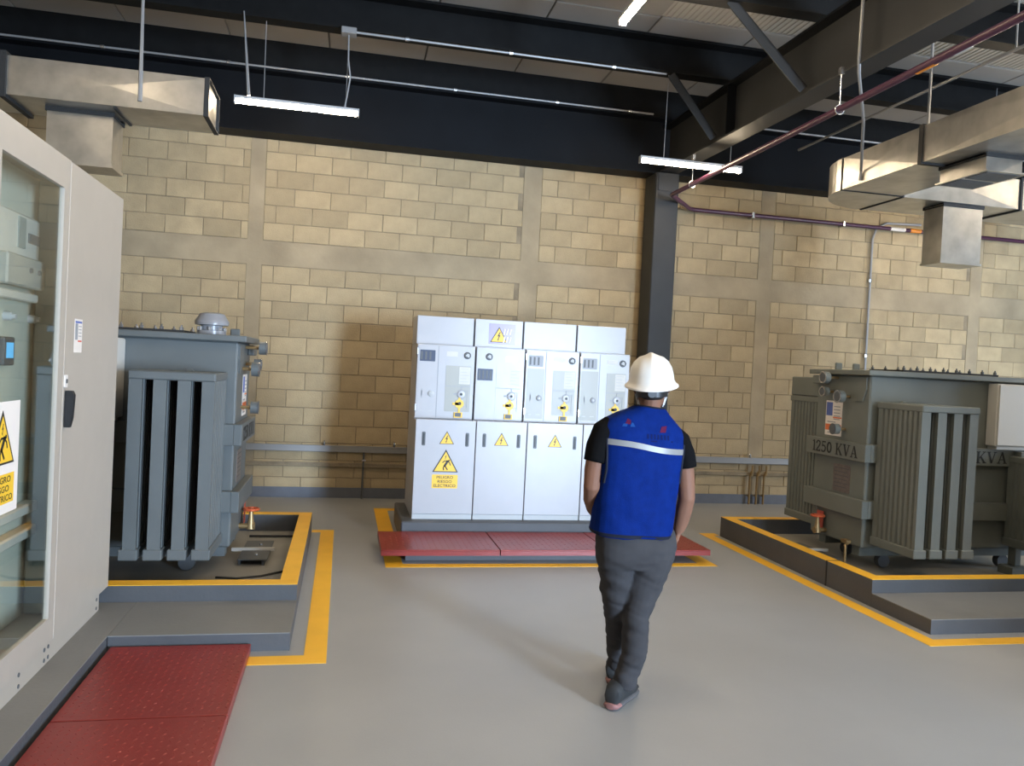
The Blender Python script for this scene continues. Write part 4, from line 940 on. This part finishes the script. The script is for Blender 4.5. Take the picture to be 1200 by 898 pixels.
# hair (cropped at the nape)
hr = MB().loft([hell(z, rx, rb, rf, -.006) for z, rx, rb, rf in ((-.062, .050, .070, .005), (-.045, .062, .088, .008), (-.01, .075, .102, .012), (.035, .0785, .104, .06), (.08, .07, .09, .08), (.11, .045, .06, .05), (.124, .01, .02, .02))])
remesh(hr, 'hair', 'hair', .006, pr, 2)
# hard hat
TB = math.radians(0)
def hat(x, y, z):
    q_ = HT @ Vector((x, y, z)); return H(q_.x, q_.y, q_.z)
HT = Matrix.Rotation(math.radians(7), 3, 'X')
hp = []
for z, rx, ry in ((.018, .128, .150), (.020, .131, .154), (.026, .130, .152), (.034, .118, .137), (.046, .110, .127), (.070, .107, .122), (.10, .099, .112), (.125, .084, .095), (.142, .062, .070), (.152, .034, .038), (.1545, .006, .008)):
    hp.append((z, rx, ry))
inner = [(.1495, .005, .006), (.146, .034, .038), (.118, .078, .090), (.07, .100, .115), (.036, .106, .124), (.024, .124, .146), (.018, .128, .150)]
rings = []
for z, rx, ry in hp + inner:
    R = []
    for k in range(40):
        a = 2 * PI * k / 40; c, s_ = math.cos(a), math.sin(a)
        zz = z
        if z > .045:                                      # raised centre ridge and two side flutes
            x = rx * c; rid = math.exp(-(x / .016) ** 2) * .010 + (math.exp(-((abs(x) - .05) / .010) ** 2) * .003)
            zz += rid if z > .06 else rid * .3
        if z < .04: zz -= .006 * (abs(s_) ** 2) * (1 if s_ < 0 else .4)
        R.append(hat(rx * c, ry * s_ + (.004 if z < .04 and s_ > 0 else 0), zz * 1.14 - .018))
    rings.append(R)
MB().loft(rings, caps=False).build('hard_hat', 'hat', pr, 'white hard hat with full brim')
hs = MB().loft([[H(.077 * math.cos(a) * k_, .105 * math.sin(a) * k_, z_) for a in [PI + PI * (q / 12) for q in range(13)]] + [H(.072 * math.cos(a) * k_, .100 * math.sin(a) * k_, z_) for a in [PI + PI * (1 - q / 12) for q in range(13)]] for z_, k_ in ((-.048, 1.0), (-.012, 1.05))])
hs.build('hat_headband', 'black', pr)
kb = MB(); kb.tube([H(-.01, -.104, -.03), H(-.01, -.122, -.03)], .019, 14); kb.build('hat_adjuster', 'dkgrey', pr)
# t-shirt: trunk and two sleeves
s = MB()
sh_r = [(.90, -.045, 0, .184, .112), (1.04, -.04, .0, .188, .112), (1.16, -.028, .005, .193, .116), (1.28, -.02, .012, .196, .114), (1.34, -.016, .016, .188, .10), (1.385, -.005, .018, .145, .08), (1.415, .012, .02, .078, .068), (1.435, .018, .022, .062, .063)]
s.loft([ell(x, y, z, rx, ry, tilt=-.06 if z > 1.3 else 0) for z, x, y, rx, ry in sh_r])
s.tube([P(-.155, .018, 1.36), P(-.195, .018, 1.325), P(-.222, .014, 1.26), P(-.238, .006, 1.185)], [(.06, .068), (.066, .075), (.062, .072), (.060, .068)], 18)
s.tube([P(.130, .018, 1.32), P(.168, .018, 1.29), P(.196, .014, 1.235), P(.207, .006, 1.168)], [(.058, .068), (.062, .074), (.058, .07), (.056, .066)], 18)
remesh(s, 'shirt', 'shirt', .007, pr, 4, lambda c: .004 * noise.noise(c * 14))
# trousers
q = MB()
q.loft([ell(x, y, z, rx, ry, e=2.4) for z, x, y, rx, ry in ((.90, -.03, .0, .170, .108), (.86, -.025, .0, .190, .118), (.80, -.022, .0, .196, .128), (.74, -.024, .005, .186, .125), (.70, -.03, .01, .165, .105))])
q.tube([P(-.112, .0, .78), PL(-.116, .03, .70), PL(-.108, .08, .60), PL(-.095, .15, .48), PL(-.088, .21, .37), PL(-.083, .25, .28), PL(-.080, .27, .23)], [(.092, .110), (.086, .1), (.080, .09), (.066, .074), (.060, .068), (.056, .062), (.053, .06)], 20)
q.tube([P(.064, .0, .78), P(.050, .01, .70), P(.032, .025, .60), P(.008, .03, .47), P(.0, .01, .36), P(-.008, -.005, .27), P(-.032, .0, .20), P(-.046, .006, .13)], [(.106, .118), (.103, .112), (.091, .098), (.066, .08), (.062, .072), (.061, .066), (.057, .061), (.056, .060)], 20)
def tw(c):
    z = c.z; a = noise.noise(Vector((c.x * 7, c.y * 7, z * 24 + c.x * 9))) * .006 + noise.noise(Vector((c.x * 13 + 5, c.y * 13, z * 38 - c.x * 14))) * .003
    a -= .007 * max(0, noise.noise(Vector((c.x * 6 + 3, c.y * 5, z * 30 + c.x * 12))) - .15); return a * (1.4 if z < .27 else 1.2 if .34 < z < .66 else .7)
tro = remesh(q, 'trousers', 'trouser', .0075, pr, 4, tw)
# vest
vr = [(.850, -.052, .0, .186, .128), (.862, -.052, .0, .196, .134), (.95, -.046, .0, .197, .128), (1.04, -.040, .0, .200, .124), (1.155, -.028, .005, .204, .127), (1.27, -.021, .012, .209, .124), (1.335, -.018, .016, .210, .112), (1.375, -.014, .018, .185, .098), (1.405, -.004, .02, .142, .086), (1.430, .010, .021, .098, .074), (1.450, .020, .022, .074, .068)]
v = MB(); v.loft([ell(x, y, z, rx, ry, e=2.5, tilt=(-.10 if z > 1.32 else -.05 if z > 1.2 else -.04 if z < .9 else -.04)) for z, x, y, rx, ry in vr])
def vw(c):
    z = c.z; f = .0035 * noise.noise(Vector((c.x * 14, c.y * 9, z * 4))) + .003 * noise.noise(Vector((c.x * 9 + z * 7, 3, z * 11)))
    return f * (1.5 if z < 1.15 else .6)
vest = remesh(v, 'vest', 'vest', .0075, pr, 3, vw)
bv = BVHTree.FromPolygons([vv.co.copy() for vv in vest.data.vertices], [tuple(p.vertices) for p in vest.data.polygons])
def wrap_ring(z, th, lift, name, m, tilt=0.0, a0=0.0, a1=2 * PI, n=64, hgt=.024):
    """a strip lying on the vest surface round the trunk"""
    cx = PX(-.028); cy = PY + .005; up_ = []; lo = []
    for k in range(n + 1):
        a = a0 + (a1 - a0) * k / n; d = V(math.cos(a), math.sin(a), 0)
        for lst, zz in ((lo, z - hgt / 2), (up_, z + hgt / 2)):
            zq = zz + tilt * math.cos(a) * .2
            hit = bv.ray_cast(V(cx, cy, zq) + d * .6, -d)
            p = hit[0] if hit[0] is not None else V(cx, cy, zq) + d * .2
            lst.append((p + d * lift, p - d * .004))
    mb = MB(); vs = []
    for k in range(n + 1): vs += [lo[k][1], lo[k][0], up_[k][0], up_[k][1]]
    fs = []
    for k in range(n):
        for e_ in range(4): fs.append((k * 4 + e_, k * 4 + (e_ + 1) % 4, (k + 1) * 4 + (e_ + 1) % 4, (k + 1) * 4 + e_))
    mb.add(vs, fs, True); return mb.build(name, m, vest)
wrap_ring(PZ(1.270), 0, .0025, 'reflective_band', 'reflect', tilt=-.11, hgt=.027)
wrap_ring(PZ(.862), 0, .003, 'hem_piping', 'piping', tilt=-.04, hgt=.016)
zp = []
for k in range(14):
    p = P(-.022, .6, .88 + k * .041); h_ = bv.ray_cast(p, V(0, -1, 0)); zp.append((h_[0] if h_[0] is not None else p) + V(0, .001, 0))
MB().tube(zp, .006, 6).build('zip', 'piping', vest)
# armhole and collar piping follow the vest edge
def piping(pts, r=.006):
    out = []
    for p in pts:
        h_ = bv.find_nearest(p); out.append(h_[0] if h_[0] is not None else p)
    MB().tube(out, r, 6).build('piping', 'piping', vest)
for s_, xo, zt in ((-1, -.231, 1.40), (1, .193, 1.352)):
    piping([P(xo + s_ * .0 - s_ * (.012 if k in (0, 8) else 0), .02 + yy, zz) for k, (yy, zz) in enumerate([(-.085, 1.10), (-.108, 1.16), (-.105, 1.24), (-.09, zt - .07), (-.045, zt - .015), (0, zt), (.05, zt - .015), (.09, zt - .07), (.10, 1.16)])], .007)
piping([P(.02 + .072 * math.cos(a), .022 + .066 * math.sin(a), 1.452 - .007 * math.cos(a)) for a in [2 * PI * k / 20 for k in range(21)]], .006)
def decal(poly, x, z, sc, m, name='printed_mark'):
    vs = []
    for u, w_ in poly:
        p = P(x + u * sc, -.5, z + w_ * sc); h_ = bv.ray_cast(p, V(0, 1, 0))
        vs.append((h_[0] if h_[0] is not None else p) + V(0, -.0022, 0))
    MB().add(vs, [tuple(range(len(vs)))]).build(name, m, vest)
decal([(-.6, -.5), (.3, -.5), (.5, .1), (0, .5)], -.118, 1.386, .026, 'logo_red')
decal([(-1, 0), (-.2, 0), (.0, .5), (-.7, .5)], -.122, 1.362, .026, 'logo_blue'); decal([(0, 0), (.9, 0), (.6, .7), (.3, .7)], -.112, 1.362, .026, 'logo_blue')
decal([(-.6, -.5), (.4, -.5), (.7, .5), (-.2, .4)], .048, 1.355, .03, 'logo_red')
for k in range(7): decal([(-.4, -1), (.4, -1), (.4, 1), (-.4, 1)], -.03 + k * .017, 1.322 - k * .0009, .011, 'logo_dark', 'printed_letter')
decal([(-2.6, -.12), (2.6, -.2), (2.6, .08), (-2.6, .16)], .04, 1.300, .022, 'logo_dark')
# shoes
def shoe(heel, toe, name_pink):
    d = Vector((toe[0] - heel[0], toe[1] - heel[1], 0)); L_ = d.length; d.normalize(); w_ = V(d.y, -d.x, 0); o = V(heel[0], heel[1], 0)
    def ring(f, hw, z0, z1, n=12):
        return [o + d * (L_ * f) + w_ * (hw * math.copysign(abs(math.cos(2 * PI * k / n)) ** .8, math.cos(2 * PI * k / n))) + V(0, 0, (z0 + z1) / 2 + (z1 - z0) / 2 * math.copysign(abs(math.sin(2 * PI * k / n)) ** .8, math.sin(2 * PI * k / n))) for k in range(n)]
    sh = MB().loft([ring(f, hw, .022, z1) for f, hw, z1 in ((.0, .022, .075), (.03, .038, .106), (.12, .045, .124), (.28, .047, .128), (.42, .048, .108), (.58, .049, .078), (.75, .052, .064), (.9, .044, .054), (.985, .022, .042))]).build('shoe', 'shoe', pr)
    MB().loft([ring(f, hw, .0, .03 if f > .3 else .034) for f, hw in ((-.02, .020), (.02, .038), (.15, .043), (.35, .041), (.55, .049), (.75, .056), (.9, .048), (1.0, .022))]).build('sole', 'sole', sh)
    MB().loft([ring(f, hw, .008, .036) for f, hw in ((-.035, .018), (.0, .039), (.12, .0445))]).build('heel_patch', 'solepink', sh)
    MB().tube([o + d * (L_ * .15) + w_ * (.030 * math.cos(2 * PI * k / 14)) + d * (.045 * math.sin(2 * PI * k / 14) + .035) + V(0, 0, .112) for k in range(14)], .009, 6, closed=True).build('collar', 'shoe', sh)
    mb = MB()
    for k in range(5): c = o + d * (L_ * (.42 + .06 * k)) + V(0, 0, .103 - .008 * k); mb.tube([c - w_ * .02, c + V(0, 0, .004), c + w_ * .02], .0025, 5)
    mb.build('laces', 'dkgrey', sh)
    MB().prism([(-.008, -.01), (.006, -.01), (.008, .014), (-.002, .010)], o + d * (L_ * .16) + w_ * .0405 + V(0, 0, .07), d, V(0, 0, 1), .002).build('side_tab', 'reflect', sh)
shoe((1.312, 3.545), (1.505, 3.765), True)
shoe((1.425, 3.83), (1.535, 4.10), True)

for o in bpy.data.objects:
    if o.parent is None and o.type == 'MESH' and 'kind' not in o and 'category' not in o: print('UNTAGGED', o.name)
